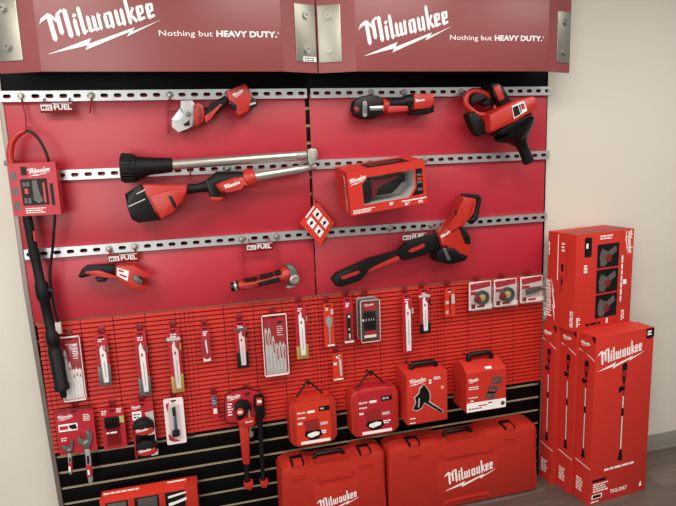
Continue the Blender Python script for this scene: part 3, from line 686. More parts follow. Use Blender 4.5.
# ------------------------------------------------------------------ hanging packs on the louvered panels
NC = .05
def rectpx(tl, br, n=NC):
    a, b = at(*tl, n), at(*br, n); return a[0], b[0], b[1], a[1]
def hook(x, z, what, n=NC, color='wire'):
    t = thing('peg_hook', 'red wire peg hook holding ' + what, 'hook', 'peg hooks in the louvered panels')
    mb = MB(); wire(mb, [(x, -.012, z), (x, -n - .03, z + .001), (x, -n - .034, z + .008)], .0022); build('prong', mb, color, t)
    mb = MB(); mb.rect(WF, x - .013, z - .004, x + .013, z + .038, .0132, .0152, .0006, .003); build('back_plate', mb, 'dred', t)
    wire(mb := MB(), [(x - .011, -.015, z + .03), (x - .011, -.032, z + .026), (x + .011, -.032, z + .026), (x + .011, -.015, z + .03)], .0018); build('loop', mb, color, t)
    settle(t)
class Pack:
    """a hanging pack with normalised coordinates: s 0..1 to the right, t 0..1 downwards"""
    def __init__(s, name, label, cat, tl, br, base='card', n=NC, group=None, r=.004, hk=None, what=None, th=.0016):
        s.x0, s.x1, s.z0, s.z1 = rectpx(tl, br, n); s.n = n; s.w = s.x1 - s.x0; s.h = s.z1 - s.z0
        s.t = thing(name, label, cat, group)
        s.fr = Fr((s.x0, -n, s.z1), (1, 0, 0), (0, 0, 1), (0, -1, 0))
        mb = MB(); mb.rect(s.fr, 0, -s.h, s.w, 0, -th, 0, 0, r); s.base = build('card', mb, base, s.t)
        x, zz = s.x0 + s.w / 2, s.z1 - .012
        mb = MB(); mb.rect(s.fr, s.w / 2 - min(.012, s.w * .3), -.016, s.w / 2 + min(.012, s.w * .3), -.009, 0, .0006, 0, .002); build('hang_slot', mb, 'kprint', s.t)
        hook(x, zz - .001, what or ('the ' + label), n)
    def P(s, pts): return [(a * s.w, -b * s.h) for a, b in pts]
    def poly(s, name, m, pts, d0=0, d1=.001, bev=0, par=None, label=None):
        mb = MB(); mb.poly(s.fr, s.P(pts), d0, d1, bev); return build(name, mb, m, par or s.t, label)
    def rect(s, name, m, a, b, c, d, d0=0, d1=.001, bev=0, r=0, par=None):
        mb = MB(); mb.rect(s.fr, a * s.w, -d * s.h, c * s.w, -b * s.h, d0, d1, bev, r); return build(name, mb, m, par or s.t)
    def done(s): settle(s.t)
    def logo(s, a, b, wd, rot=.12, bolt=True, d=0):
        mb = MB(); logo(mb, s.fr, a * s.w, -b * s.h, wd * s.w, d, d + .0008, rot, bolt); return build('logo', mb, 'white', s.t)
    def lines(s, a, b, c, k, dv, hh, m='white', d=0, name='fine_print'):
        mb = MB(); lines(mb, s.fr, a * s.w, -b * s.h, c * s.w, dv * s.h, k, hh * s.h, d, d + .0006); return build(name, mb, m, s.t)

GP = 'hanging packs on the louvered panels'
def blade_pack(label, tl, br, sleeve, s0=.62, s1=1.0, t0=.28, blade='wsteel', stripe=None, what=None):
    p = Pack('blade_pack', label, 'blade pack', tl, br, 'card', group=GP, what=what)
    p.lines(.25, .09, .8, 2, .035, .018)
    bl = p.poly('blade', blade, [(.3, t0), (.54, t0 - .07), (.58, t0 + .03), (.8, t0 + .08), (.82, .955), (.36, .96)], .001, .003)
    p.poly('blade_print', 'card', [(.46, t0 + .1), (.6, t0 + .1), (.6, t0 + .15), (.46, t0 + .15)], .003, .0036, par=bl)
    p.poly('blade_lettering', 'lgrey', [(.54, t0 + .24), (.62, t0 + .24), (.63, .85), (.55, .85)], .003, .0036, par=bl)
    if sleeve:
        sl = p.poly('sleeve', sleeve, [(0, s0), (.16, s0), (.34, s0 + .02), (.36, .94), (.82, .94), (.82, s0 + .02), (.9, s0 - .02), (1.04, s0 - .02), (1.04, .985), (.98, 1), (.05, 1), (0, .985)], -.0005, .006, .0008)
    if stripe: p.rect('stripe', stripe, -.08, .14, 1.06, .19, .0005, .004)
    p.rect('side_tab', sleeve or 'lgrey', .94, .24, 1.06, .34, -.001, .004)
    p.rect('blister', 'clear', .2, .2, .9, .985, .0008, .009, .003, .004)
    p.done()
blade_pack('red pack with one short white saw blade and grey end, second from left', (94, 335), (112, 384.5), 'gun', what='the short white saw blade pack at left')
blade_pack('red pack with one long white saw blade and dark grey end, near the left', (133.4, 331.8), (151.6, 394.5), 'gun', .72, t0=.24, what='the long white saw blade pack with a dark grey end')
blade_pack('red pack with mottled saw blade, grey stripe on top and gold end, left half', (166.6, 328.7), (184.2, 391.2), 'gold', .74, t0=.26, blade='pinkw', stripe='lgrey', what='the gold-ended blade pack with a grey stripe')
blade_pack('red pack with slim white blade and gold end, just left of the seam', (294.2, 303.7), (308.2, 357.7), 'gold', .77, t0=.22, what='the slim gold-ended blade pack by the seam')
blade_pack('red pack with mottled blade and black end, left of the six-blade set', (234.3, 321.9), (248.7, 367.2), 'kprint', .66, t0=.27, blade='pinkw', stripe='gun', what='the black-ended blade pack left of the blade set')
blade_pack('red pack with black and white bit and black end, right of the long white blade', (419.4, 289), (429.6, 332.8), 'kprint', .78, t0=.24, blade='wsteel', stripe='lgrey', what='the black-ended pack right of the long white blade')
blade_pack('tall narrow red pack with one long plain white blade, right half', (402, 294), (413, 352.8), None, t0=.2, what='the tall plain white blade on the right half')
# small card
p = Pack('bit_card', 'small red card with pale shapes, left of the black-ended blade pack', 'card', (199.8, 326.6), (211.9, 361.6), 'card', group=GP, what='the small red card with pale shapes')
p.lines(.25, .14, .8, 3, .05, .025); p.poly('bit', 'pinkw', [(.4, .42), (.58, .36), (.62, .55), (.68, .72), (.55, .78), (.42, .55)], .001, .004)
p.poly('foot_print', 'white', [(.12, .86), (.5, .93), (.9, .88), (.9, .97), (.12, .98)], .0005, .001); p.rect('blister', 'clear', .12, .3, .88, .96, .0008, .012, .003, .004); p.done()
# blade sets
def blade_set(label, tl, br, bare, what):
    p = Pack('blade_set', label, 'blade set', tl, br, 'card', NC if bare else .03, group=GP, r=.008, what=what)
    mb = MB(); mb.rect(p.fr, p.w * .0, -p.h, p.w * 1.0, -p.h * .98, -.001, .012); mb.rect(p.fr, .0, -p.h, p.w * .025, 0, -.001, .012); mb.rect(p.fr, p.w * .975, -p.h, p.w, 0, -.001, .012); mb.rect(p.fr, 0, -.004, p.w, 0, -.001, .012)
    build('frame_rim', mb, 'pinkw', p.t)
    tops = (.2, .2, .34, .46, .44, .46) if bare else (.14, .2, .38, .5, .48, .5)
    p.rect('tray', 'lgrey' if bare else 'pinkw', .08, .52, .92, .97, .0005, .0015)
    for i, tp in enumerate(tops):
        a = .09 + .138 * i
        b_ = p.poly('blade', 'steel' if bare else 'wsteel', [(a, tp + .05), (a + .05, tp), (a + .085, tp + .03), (a + .115, tp + .1), (a + .125, .93), (a + .03, .93)], .0015, .004)
        p.poly('blade_print', 'card', [(a + .04, tp + .09), (a + .08, tp + .09), (a + .1, tp + (.28 if bare else .14)), (a + .05, tp + (.28 if bare else .14))], .004, .0046, par=b_)
    p.rect('badge', 'kprint' if bare else 'lgrey', .62, .12, .84, .155, .0005, .0012); p.lines(.6, .2, .88, 5, .035, .012)
    p.rect('blister', 'clear', .05, .1, .95, .97, .001, .014, .004, .006); p.done()
blade_set('red pack of several white saw blades, half behind the black pole pump', (56.5, 337.5), (87.2, 398.6), False, 'the white blade set behind the pole pump')
blade_set('clear pack of six steel saw blades on red card, left of the seam', (261, 315.5), (289.2, 373.2), True, 'the six-blade steel set')
# spade bit
p = Pack('spade_bit_pack', 'orange card with a grey spade bit, first pack right of the seam', 'bit pack', (323, 303.8), (334.8, 346.2), 'orange', group=GP, what='the orange spade bit card')
p.poly('spade_bit', 'grey', [(.18, .34), (.5, .28), (.82, .34), (.82, .46), (.6, .56), (.6, .92), (.46, .92), (.44, .56), (.2, .46)], .001, .005)
p.rect('foot_print', 'white', .3, .95, 1.0, .985); p.rect('corner_print', 'lgrey', .72, .14, .98, .26); p.lines(.2, .1, .6, 2, .04, .02); p.done()
# black stick pack
p = Pack('driver_pack', 'narrow dark red pack with a black stick tool, left of the clear bit case', 'tool pack', (342.8, 297.8), (354, 342.5), 'card', group=GP, what='the narrow pack with a black stick tool')
st = p.poly('stick_tool', 'kprint', [(.34, .36), (.66, .34), (.7, .88), (.36, .9)], .001, .008, .001)
p.rect('light_spot', 'white', .42, .38, .62, .43, .008, .009, par=st); p.rect('light_mark', 'lgrey', .42, .66, .6, .71, .008, .009, par=st); p.rect('light_bar', 'white', .46, .78, .6, .88, .008, .009, par=st)
p.lines(.25, .12, .8, 3, .035, .02); p.rect('foot_print', 'white', .05, .95, 1, .99); p.rect('blister', 'clear', .2, .3, .85, .94, .001, .012, .003); p.done()
# clear bit case
t = thing('bit_case', 'clear plastic case of black driver bits hanging right of the seam', 'case', GP)
x0, x1, z0, z1 = rectpx((360, 301), (381, 341), .1)
fr = Fr((x0, -.1, z1), (1, 0, 0), (0, 0, 1), (0, -1, 0)); w, h = x1 - x0, z1 - z0
part('back_shell', 'lgrey', t, ('rect', fr, 0, -h, w, 0, -.066, -.062, .001, .012))
part('cover', 'clear', t, ('rect', fr, 0, -h, w, 0, -.062, 0, .008, .012))
for k in range(3): part('rack', 'photo', t, ('rect', fr, .004, -h + .006, w - .004, -.006, -.058 + k * .014, -.052 + k * .014, .001, .008))
part('rim', 'lgrey', t, *[('rect', fr, *r, -.004, .001, .0008) for r in ((0.004, -h, w - .004, -h + .004), (0.004, -.004, w - .004, 0), (0, -h + .006, .004, -.006), (w - .004, -h + .006, w, -.006))])
part('label_card', 'card', t, ('rect', fr, w * .15, -h * .26, w * .85, -h * .06, -.012, -.01), ('rect', fr, w * .25, -h * .88, w * .8, -h * .74, -.012, -.01))
mb = MB(); logo(mb, fr, w * .25, -h * .16, w * .42, -.01, -.0094, .1, False); mb.rect(fr, w * .1, -h * .5, w * .7, -h * .45, -.009, -.008); mb.rect(fr, w * .2, -h * .9, w * .8, -h * .84, -.0098, -.009); build('label_print', mb, 'white', t)
for k in range(5): part('driver_bit', 'kprint', t, ('rect', fr, w * (.2 + .125 * k), -h * .72, w * (.29 + .125 * k), -h * .3, -.014, -.006, .001))
settle(t); hook((x0 + x1) / 2, z1 - .006, 'the clear bit case', .1)
# red three-piece card
p = Pack('bit_card', 'small red card with grey pieces, between the black-ended pack and round packs', 'card', (444.6, 288), (455.2, 315.7), 'orange', group=GP, what='the small card with grey pieces')
p.rect('piece', 'lgrey', .08, .46, .36, .56, .001, .004); p.rect('piece', 'lgrey', .62, .24, .9, .56, .001, .006); p.rect('piece', 'lgrey', .12, .8, .34, .9, .001, .004); p.rect('dark_window', 'dred', .42, .28, .58, .92, .0003, .0008); p.lines(.3, .08, .8, 2, .05, .03); p.done()
# three round packs
for i, (tl, br, lb) in enumerate((((469, 282.6), (491, 308.4), 'leftmost of three clear packs with a round saw, at upper right'), ((494, 280), (516.3, 304.8), 'middle one of three clear packs with a round saw, at upper right'), ((520.4, 277.3), (542, 301), 'rightmost of three clear packs, at the right edge of the panel'))):
    p = Pack('round_saw_pack', lb, 'saw pack', tl, br, 'pinkw', group=GP, r=.005, what='the ' + lb.split(' packs')[0].replace(' of three clear', ' of the three clear round-saw packs'))
    p.poly('top_print', 'card', [(.05, .08), (.95, .02), (.95, .2), (.45, .26), (.1, .3)], .0004, .001); p.rect('side_print', 'card', .08, .34, .42, .46, .0004, .001)
    if i < 2:
        mb = MB(); cx, cy = p.w * .55, -p.h * .56; mb.ring(p.fr, cx, cy, p.w * .3, p.w * .24, .001, .018); mb.disc(p.fr, cx, cy, p.w * .24, .001, .010, 20); sw = build('hole_saw', mb, 'gun', p.t)
        mb = MB(); mb.disc(p.fr, cx, cy, p.w * .15, .010, .013, 16, .002); build('hub', mb, 'yellow', sw)
        mb = MB(); mb.disc(p.fr, p.w * .32, -p.h * .6, p.w * .15, .012, .02, 16, .002); build('red_arbor', mb, 'dred', p.t)
    else:
        mb = MB(); mb.poly(p.fr, p.P([(.22, .5), (.4, .42), (.9, .4), (.95, .55), (.6, .62), (.25, .68)]), .001, .012, .002); sw = build('hole_saw', mb, 'gun', p.t)
        p.rect('shade_print', 'lgrey', .1, .46, .9, .78, .0004, .001)
    p.rect('foot_print', 'white', .05, .82, 1.05, .97, .0006, .0012); p.rect('foot_mark', 'card', .36, .84, .7, .92, .0012, .0018); p.rect('corner_mark', 'dred', .1, .78, .28, .94, .0012, .0018)
    p.rect('blister', 'clear', .03, .03, .97, .99, .0006, .03, .006, .006); p.done()
# orange pair pack
p = Pack('bit_card', 'narrow orange card with a silver bit, hanging below the spade bit card', 'card', (332.2, 353.6), (343.7, 380), 'orange', group=GP, what='the narrow orange card with a silver bit')
p.poly('bit', 'lgrey', [(.58, .24), (.82, .22), (.88, .82), (.66, .84)], .001, .006, .001); p.rect('foot_print', 'white', .1, .34, .4, .42); p.poly('top_print', 'white', [(.3, .1), (.75, .08), (.7, .2), (.4, .2)], .0004, .001); p.rect('foot_bar', 'white', .05, .92, .95, .97); p.done()
# white pack
p = Pack('gauge_pack', 'white card pack with a black stick and dial, below the gold-ended blade pack', 'tool pack', (163, 399.4), (186.8, 442.3), 'pinkw', group=GP, r=.008, what='the white pack with a black stick and dial')
p.poly('print_wash', 'card', [(.1, .12), (.28, .08), (.22, .2), (.16, .3)], .0003, .0006); p.poly('print_swirl', 'card', [(.1, .75), (.4, .88), (.7, .94), (.4, .95), (.12, .9)], .0003, .0006)
p.poly('stick_tool', 'kprint', [(.4, .2), (.58, .18), (.58, .36), (.42, .37)], .001, .01, .001); p.rect('stick_shaft', 'blue', .44, .36, .58, .66, .001, .01, .001)
mb = MB(); mb.rect(p.fr, p.w * .3, -p.h * .82, p.w * .68, -p.h * .68, .001, .014, .002, .008); build('dial', mb, 'kprint', p.t); p.rect('blister', 'clear', .2, .14, .8, .88, .0008, .018, .004, .006); p.done()
# small blue tag
p = Pack('bit_card', 'tiny blue and red card left of the pipe wrench pack', 'card', (211, 395), (218.6, 419.5), 'card', group=GP, r=.002, what='the tiny blue and red card')
p.rect('top_print', 'blue', .05, .05, .95, .45, .0003, .001); p.lines(.15, .12, .9, 3, .1, .04, 'lgrey', .001, 'top_lettering'); p.rect('foot_print', 'pinkw', .2, .55, .85, .75); p.done()
# wrench card
p = Pack('wrench_card', 'wide red card holding two adjustable wrenches, lower left corner of the louvered panel', 'wrench pack', (54.3, 411), (97.6, 450), 'card', group=GP, r=.003, what='the two-wrench card')
p.logo(.07, .2, .36, .1); lb = p.rect('label', 'white', .05, .32, .55, .48, .0004, .001); p.rect('label_text', 'card', .08, .36, .3, .44, .001, .0016, par=lb); p.poly('label_picture', 'kprint', [(.32, .36), (.5, .34), (.54, .45), (.4, .45), (.34, .42)], .001, .0016, par=lb)
p.lines(.72, .16, .96, 4, .04, .018); p.lines(.08, .62, .3, 2, .05, .02); p.rect('blister', 'clear', .02, .0, 1.0, .05, .0, .012, .002); p.done()
zc = (40, 420, 5.88)
def wrench(label, jaw, neck, grip, bore, label_n):
    t = thing('adjustable_wrench', label, 'wrench', 'adjustable wrenches on the red card')
    n0 = NC - .0005
    b = part('body', 'gun', t, prism(zc, jaw, n0, n0 + .014, .003)); part('handle', 'grey', t, prism(zc, neck, n0 + .001, n0 + .013, .003))
    part('slot', 'kprint', t, prism(zc, bore[0], n0 + .012, n0 + .0135, 0)); part('knurl', 'alu', b, prism(zc, bore[1], n0 + .013, n0 + .016, .001))
    g = part('grip_badge', 'card', t, prism(zc, grip, n0 + .012, n0 + .015, .001)); x, y = zs(zc, [((grip[0][0] + grip[2][0]) / 2, (grip[0][1] + grip[2][1]) / 2)], n0)[0]
    part('badge_print', 'white', g, ('rect', WF, x - .004, y - .012, x + .004, y + .012, n0 + .015, n0 + .0156)); settle(t)
wrench('larger adjustable wrench, right of the two on the red card', [(215, 110), (232, 95), (245, 112), (262, 115), (282, 100), (276, 75), (262, 66), (285, 62), (308, 82), (308, 110), (296, 130), (292, 170), (262, 172), (250, 145), (226, 140)], [(262, 165), (292, 165), (298, 220), (310, 350), (308, 370), (298, 378), (286, 374), (276, 300), (270, 230)], [(270, 265), (303, 262), (308, 330), (276, 335)], ([(274, 212), (288, 210), (292, 255), (278, 258)], [(252, 130), (280, 118), (284, 132), (258, 146)]), 0)
wrench('smaller adjustable wrench, left of the two on the red card', [(130, 152), (145, 145), (156, 158), (172, 155), (184, 140), (178, 118), (194, 128), (196, 150), (186, 168), (186, 196), (160, 198), (152, 180), (136, 176)], [(162, 190), (184, 188), (190, 310), (184, 320), (174, 320), (168, 300)], [(166, 252), (188, 250), (191, 303), (171, 306)], ([(170, 222), (180, 221), (182, 246), (172, 248)], [(158, 176), (180, 166), (182, 176), (162, 186)]), 0)
# screwdriver card
p = Pack('screwdriver_card', 'red card with a row of black screwdriver handles, right of the wrench card', 'screwdriver pack', (99.5, 409.5), (127.4, 446.5), 'card', group=GP, r=.003, what='the screwdriver card')
p.lines(.05, .05, .3, 3, .04, .02); p.lines(.7, .03, .97, 3, .04, .02); p.rect('tab', 'yellow', .7, .22, .98, .38, .001, .004)
for i in range(5):
    a = .16 + .125 * i
    mb = MB(); q = [p.fr(p.w * (a + .06), -p.h * k, .01) for k in (.2, .24, .42, .46)]; mb.tube(q, [.004, .0065, .0065, .0045], 10); hnd = build('handle', mb, 'black', p.t)
    mb = MB(); mb.tube([p.fr(p.w * (a + .06), -p.h * .46, .01), p.fr(p.w * (a + .07), -p.h * .9, .01)], .003, 8); build('shaft', mb, 'dred', hnd)
p.lines(.2, .55, .8, 1, .04, .04, 'white', .014); p.done()
# tape measure pack
p = Pack('tape_measure_card', 'red hang card carrying two tape measures one above the other', 'tape pack', (129.8, 403.5), (158, 455), 'card', group=GP, r=.003, what='the tape measure card')
p.logo(.06, .1, .4, .1); lb = p.rect('label', 'white', .05, .16, .45, .31, .0004, .001); p.lines(.1, .2, .4, 2, .05, .02, 'kprint', .001); p.poly('silver_print', 'lgrey', [(.6, .2), (.98, .18), (1.0, .95), (.72, .95), (.95, .55)], .0004, .001)
p.rect('card_back', 'kprint', .08, .6, .95, 1.0, .0002, .0012); p.done()
za = (120, 385, 6.75)
for k, (dx, dy, lb) in enumerate(((0, 0, 'upper red and black tape measure on the two-pack card'), (20, 138, 'lower red and black tape measure on the two-pack card'))):
    t = thing('tape_measure', lb, 'tape measure', 'tape measures on the card'); n0 = NC + .0005
    o = lambda pts: [(a + dx, b + dy) for a, b in pts]
    part('case', 'black', t, prism(za, o([(86, 285), (100, 255), (140, 235), (185, 235), (222, 262), (228, 300), (226, 335), (140, 338), (92, 340)]), n0, n0 + .042, .008))
    f = part('front_band', 'red', t, prism(za, o([(92, 305), (150, 298), (218, 282), (226, 300), (224, 330), (150, 336), (98, 338)]), n0 + .02, n0 + .046, .006))
    mb = MB(); a = zs(za, o([(112, 324)]), n0 + .046)[0]; logo(mb, WF, a[0], a[1], .046, n0 + .046, n0 + .047, .14, False); build('logo', mb, 'white', f)
    part('tape_tip', 'lgrey', t, prism(za, o([(190, 322), (236, 312), (238, 324), (195, 334)]), n0 + .01, n0 + .046, .001)); settle(t)
# pipe wrench pack
t = thing('wrench_set_card', 'rounded red card above the pipe wrenches, hung at the panel bottom', 'card', GP)
zw = (205, 375, 4.22)
part('card', 'card', t, prism(zw, [(84, 105), (92, 82), (130, 66), (180, 60), (225, 70), (246, 92), (250, 170), (240, 188), (150, 200), (100, 200), (86, 185)], NC - .002, NC, 0))
part('border', 'kprint', t, prism(zw, [(80, 105), (90, 78), (130, 61), (180, 55), (228, 66), (250, 90), (254, 172), (242, 192), (150, 205), (98, 205), (82, 188)], NC - .0035, NC - .002, 0))
mb = MB(); a = zs(zw, [(95, 104)], NC)[0]; logo(mb, WF, a[0], a[1], .055, NC, NC + .0008, .12); a = zs(zw, [(94, 122)], NC)[0]; b_ = zs(zw, [(124, 190)], NC)[0]; lines(mb, WF, a[0], a[1], b_[0], .013, 5, .006, NC, NC + .0006); build('logo', mb, 'white', t)
part('hang_slot', 'kprint', t, prism(zw, [(164, 78), (190, 72), (186, 82), (178, 92), (172, 82)], NC, NC + .0006, 0)); settle(t)
a = zs(zw, [(177, 80)], NC)[0]; hook(a[0], a[1], 'the wrench set card')
t = thing('pipe_wrench', 'pipe wrench with red handle and black hook jaw below the rounded card', 'wrench', 'pipe wrenches'); n0 = NC - .0005
j = part('hook_jaw', 'blk', t, prism(zw, [(124, 150), (128, 125), (150, 110), (180, 112), (194, 130), (194, 150), (178, 140), (172, 160), (160, 185), (138, 190)], n0, n0 + .03, .005))
a = zs(zw, [(148, 156)], n0 + .03)[0]; dk = part('round_badge', 'orange', t, ('disc', WF, *a, zl(zw, 17, .08), n0 + .02, n0 + .034, 20, .002)); part('badge_print', 'white', dk, ('rect', WF, a[0] - .009, a[1] - .006, a[0] + .009, a[1] + .006, n0 + .034, n0 + .0348))
part('threaded_rod', 'alu', t, ('tube', P3(zw, [(185, 138), (188, 180), (192, 262)], n0 + .01), .007, 10)); part('rod_hook', 'alu', t, ('tube', P3(zw, [(186, 240), (190, 262), (200, 258), (200, 238)], n0 + .014), .004, 8))
part('adjusting_housing', 'red', t, prism(zw, [(138, 196), (165, 184), (210, 180), (212, 205), (200, 215), (180, 222), (145, 215)], n0, n0 + .036, .005))
hd = part('handle', 'red', t, prism(zw, [(142, 205), (182, 205), (186, 250), (190, 368), (186, 376), (160, 376), (152, 300)], n0, n0 + .034, .008))
part('lower_handle', 'black', t, ('tube', P3(zw, [(174, 368), (178, 450)], n0 + .016), .0125, 12))
part('end_cap', 'red', t, prism(zw, [(164, 456), (202, 448), (204, 466), (196, 482), (182, 485), (166, 474)], n0, n0 + .032, .006))
mb = MB(); a = zs(zw, [(172, 205)], n0 + .037)[0]; logo(mb, WF, a[0], a[1], .03, n0 + .036, n0 + .0368, .15, False); build('logo', mb, 'white', hd); settle(t)
t = thing('pipe_wrench', 'slim all-black wrench with a red foot, right of the red-handled pipe wrench', 'wrench', 'pipe wrenches')
h_ = part('head', 'blk', t, prism(zw, [(206, 100), (212, 90), (244, 86), (250, 100), (250, 170), (238, 185), (218, 185), (208, 140)], n0, n0 + .03, .005)); part('head_badge', 'orange', h_, prism(zw, [(216, 100), (240, 97), (242, 126), (218, 130)], n0 + .029, n0 + .032, .001)); part('badge_print', 'white', h_, prism(zw, [(220, 108), (238, 106), (239, 116), (221, 119)], n0 + .032, n0 + .0328, 0))
part('handle', 'black', t, ('tube', P3(zw, [(230, 175), (234, 230), (238, 330), (246, 450)], n0 + .014), [.013, .012, .0105, .0105], 12))
part('end_cap', 'red', t, prism(zw, [(232, 448), (266, 444), (268, 458), (258, 474), (238, 474)], n0, n0 + .03, .005)); settle(t)

# ------------------------------------------------------------------ carry cases on the slatwall
def arm(x, z, n, what):
    t = thing('slatwall_hook', 'black slatwall hook behind ' + what, 'hook', 'slatwall hooks')
    mb = MB(); mb.rect(WF, x - .012, z - .02, x + .012, z + .018, .0005, .003); build('plate', mb, 'kprint', t)
    mb = MB(); mb.tube([(x, -.003, z), (x, -n, z), (x, -n - .004, z + .01)], .003, 8); build('prong', mb, 'kprint', t); settle(t)
def hole_saw_case(label, tl, tr, br, bl, what, alt):
    n0, n1 = .02, .1
    q = [at(*p, n1) for p in (tl, tr, br, bl)]
    xa, xb, z0, z1 = (q[0][0] + q[3][0]) / 2 + .004, (q[1][0] + q[2][0]) / 2 + .008, (q[2][1] + q[3][1]) / 2 - .016, (q[0][1] + q[1][1]) / 2
    w, h = xb - xa, z1 - z0
    t = thing('hole_saw_case', label, 'tool case', 'moulded hole saw cases')
    fr = Fr((xa, -n1, z0), (1, 0, 0), (0, 0, 1), (0, -1, 0))
    part('shell', 'case', t, ('poly', fr, [(0, .03), (.02, .008), (.045, 0), (w - .045, 0), (w - .02, .008), (w, .03), (w, h - .03), (w - .015, h - .006), (w - .05, h), (w * .72, h + .006), (w * .28, h + .006), (.05, h), (.015, h - .006), (0, h - .03)], -(n1 - n0), 0, .008))
    part('side_rib', 'case', t, *[('rect', fr, u, .03, u + .006, h - .03, 0, .004, .0015) for u in (.012, w - .018)])
    mb = MB(); mb.tube([fr(w * .13, h - .01, -.03), fr(w * .4, h + .075, -.02), fr(w * .45, h + .08, -.02), fr(w * .5, h + .072, -.02), fr(w * .78, h - .002, -.035)], [.0045, .0055, .007, .0045, .0035], 8); build('handle', mb, 'blk', t)
    s = part('wrap_label', 'card' if alt else 'orange', t, ('rect', fr, w * .14, h * .04, w * .86, h * .95, 0, .0008), ('rect', fr, w * .14, h + .0055, w * .86, h + .0068, -(n1 - n0) * .8, -.004))
    mb = MB(); mb.rect(fr, w * .22, h * .055, w * .84, h * .115, .0008, .0016); logo(mb, fr, w * .17, h * .71, w * .16, .0008, .0016, .1, False); lines(mb, fr, w * .38, h * .76, w * .53, h * .04, 1, h * .05, .0008, .0014, 0); lines(mb, fr, w * .17, h * .64, w * .4, h * .04, 1, h * .025, .0008, .0014); lines(mb, fr, w * .17, h * .53, w * .26, h * .06, 1, h * .04, .0008, .0014, 0); lines(mb, fr, w * .66, h * .3, w * .82, h * .04, 2, h * .025, .0008, .0014)
    mb.poly(fr, [(w * .36, h * .22), (w * .44, h * .18), (w * .6, h * .22), (w * .62, h * .28), (w * .52, h * .3), (w * .37, h * .27)], .0022, .0028)
    build('label_print', mb, 'white', s)
    mb = MB(); mb.rect(fr, w * .62, h * .72, w * .85, h * .82, .0008, .0014); mb.poly(fr, [(w * .3, h * .24), (w * .42, h * .13), (w * .58, h * .13), (w * .68, h * .22), (w * .64, h * .33), (w * .32, h * .33)], .0016, .0022); build('label_picture', mb, 'kprint', s)
    mb = MB(); mb.poly(fr, [(w * .32, h * .33), (w * .62, h * .33), (w * .6, h * .58), (w * .3, h * .55)], .0008, .0016); build('picture_lid', mb, 'cartd', s)
    mb = MB(); mb.rect(fr, w * .64, h * .42, w * .8, h * .48, .0008, .0014); lines(mb, fr, w * .65, h * .79, w * .82, h * .04, 1, h * .035, .0014, .002); build('label_badge', mb, 'lgrey', s)
    settle(t); arm(xa + w * .45, z1 + .066, .09, what)
hole_saw_case('small red moulded case with orange label and black wire handle, left of its pair', (287.4, 402), (334.3, 396.5), (336.2, 438.5), (290, 446), 'the left moulded hole saw case', False)
hole_saw_case('small red moulded case with red label and black wire handle, right of its pair', (348.3, 392.5), (396.6, 385.5), (398.4, 428.6), (352, 436.5), 'the right moulded hole saw case', True)

# handled cartons
def carton_with_handle(label, xa, xb, z0, z1, slope, what):
    n0, n1 = .0165, .16
    t = thing('handled_carton', label, 'carton', 'handled cartons'); w, h = xb - xa, z1 - z0
    fr = Fr((xa, -n1, z0), (1, 0, 0), (0, 0, 1), (0, -1, 0))
    side = Fr((xa, 0, z0), (0, -1, 0), (0, 0, 1), (1, 0, 0))
    if slope: part('carton', 'carton', t, ('poly', side, [(n0, 0), (n1, 0), (n1, h), (n1 - .055, h + .035), (n0 + .035, h + .035), (n0, h)], 0, w, .001))
    else: part('carton', 'carton', t, ('rect', fr, 0, 0, w, h, n0 - n1, 0, .0012))
    top = h + (.035 if slope else 0); nn = -.07; r = .0125
    a, b_ = (w * .24, w * .86) if not slope else (w * .22, w * .79)
    hd = part('handle', 'blk', t, ('tube', [fr(a, top - .01, nn), fr(a, top + (.022 if slope else .012), nn), fr(a + .012, top + (.034 if slope else .024), nn), fr(b_ - .012, top + (.034 if slope else .024), nn), fr(b_, top + (.022 if slope else .012), nn), fr(b_, top - .01, nn)], r, 10))
    return t, fr, w, h, side
t, fr, w, h, side = carton_with_handle('square red carton with a black chain tool picture and black carry handle', 1.610, 1.819, .509, .762, False, 'a')
part('picture_outline', 'lgrey', t, ('poly', fr, [(w * a, h * b) for a, b in ((.12, .3), (.2, .45), (.16, .55), (.28, .62), (.3, .72), (.42, .8), (.56, .62), (.58, .5), (.56, .42), (.9, .19), (.86, .14), (.5, .35), (.42, .4), (.36, .3), (.24, .26))], 0, .0008))
part('chain_tool_picture', 'kprint', t, ('poly', fr, [(w * a, h * b) for a, b in ((.14, .31), (.22, .45), (.19, .54), (.3, .61), (.32, .7), (.42, .78), (.54, .62), (.56, .5), (.53, .41), (.88, .19), (.85, .15), (.5, .37), (.42, .42), (.35, .32), (.25, .28))], .0008, .0016))
part('picture_highlight', 'lgrey', t, ('poly', fr, [(w * .26, h * .34), (w * .29, h * .34), (w * .31, h * .52), (w * .28, h * .52)], .0016, .002))
mb = MB(); logo(mb, fr, w * .08, h * .82, w * .36, 0, .0008, .12); lines(mb, fr, w * .54, h * .86, w * .6, h * .05, 2, h * .035, 0, .0008, 0); lines(mb, fr, w * .66, h * .9, w * .84, h * .035, 2, h * .018, 0, .0008); lines(mb, fr, w * .06, h * .13, w * .2, h * .09, 2, h * .018, 0, .0008, .1); build('logo', mb, 'white', t)
part('seal', 'yellow', t, ('rect', fr, w * .84, h * .64, w * .91, h * .7, 0, .0008)); mb = MB(); lines(mb, side, .05, h * .85, .14, h * .1, 7, h * .02, -.0008, 0); build('side_print', mb, 'cartd', t); settle(t)
arm(1.66, .776, .09, 'the square carton with the chain tool picture')
t, fr, w, h, side = carton_with_handle('red handled carton with sloped top and a white strip along its base', 1.921, 2.138, .523, .728, True, 'b')
part('base_strip', 'white', t, ('rect', fr, .002, .002, w, h * .24, 0, .0008), label='white printed strip')
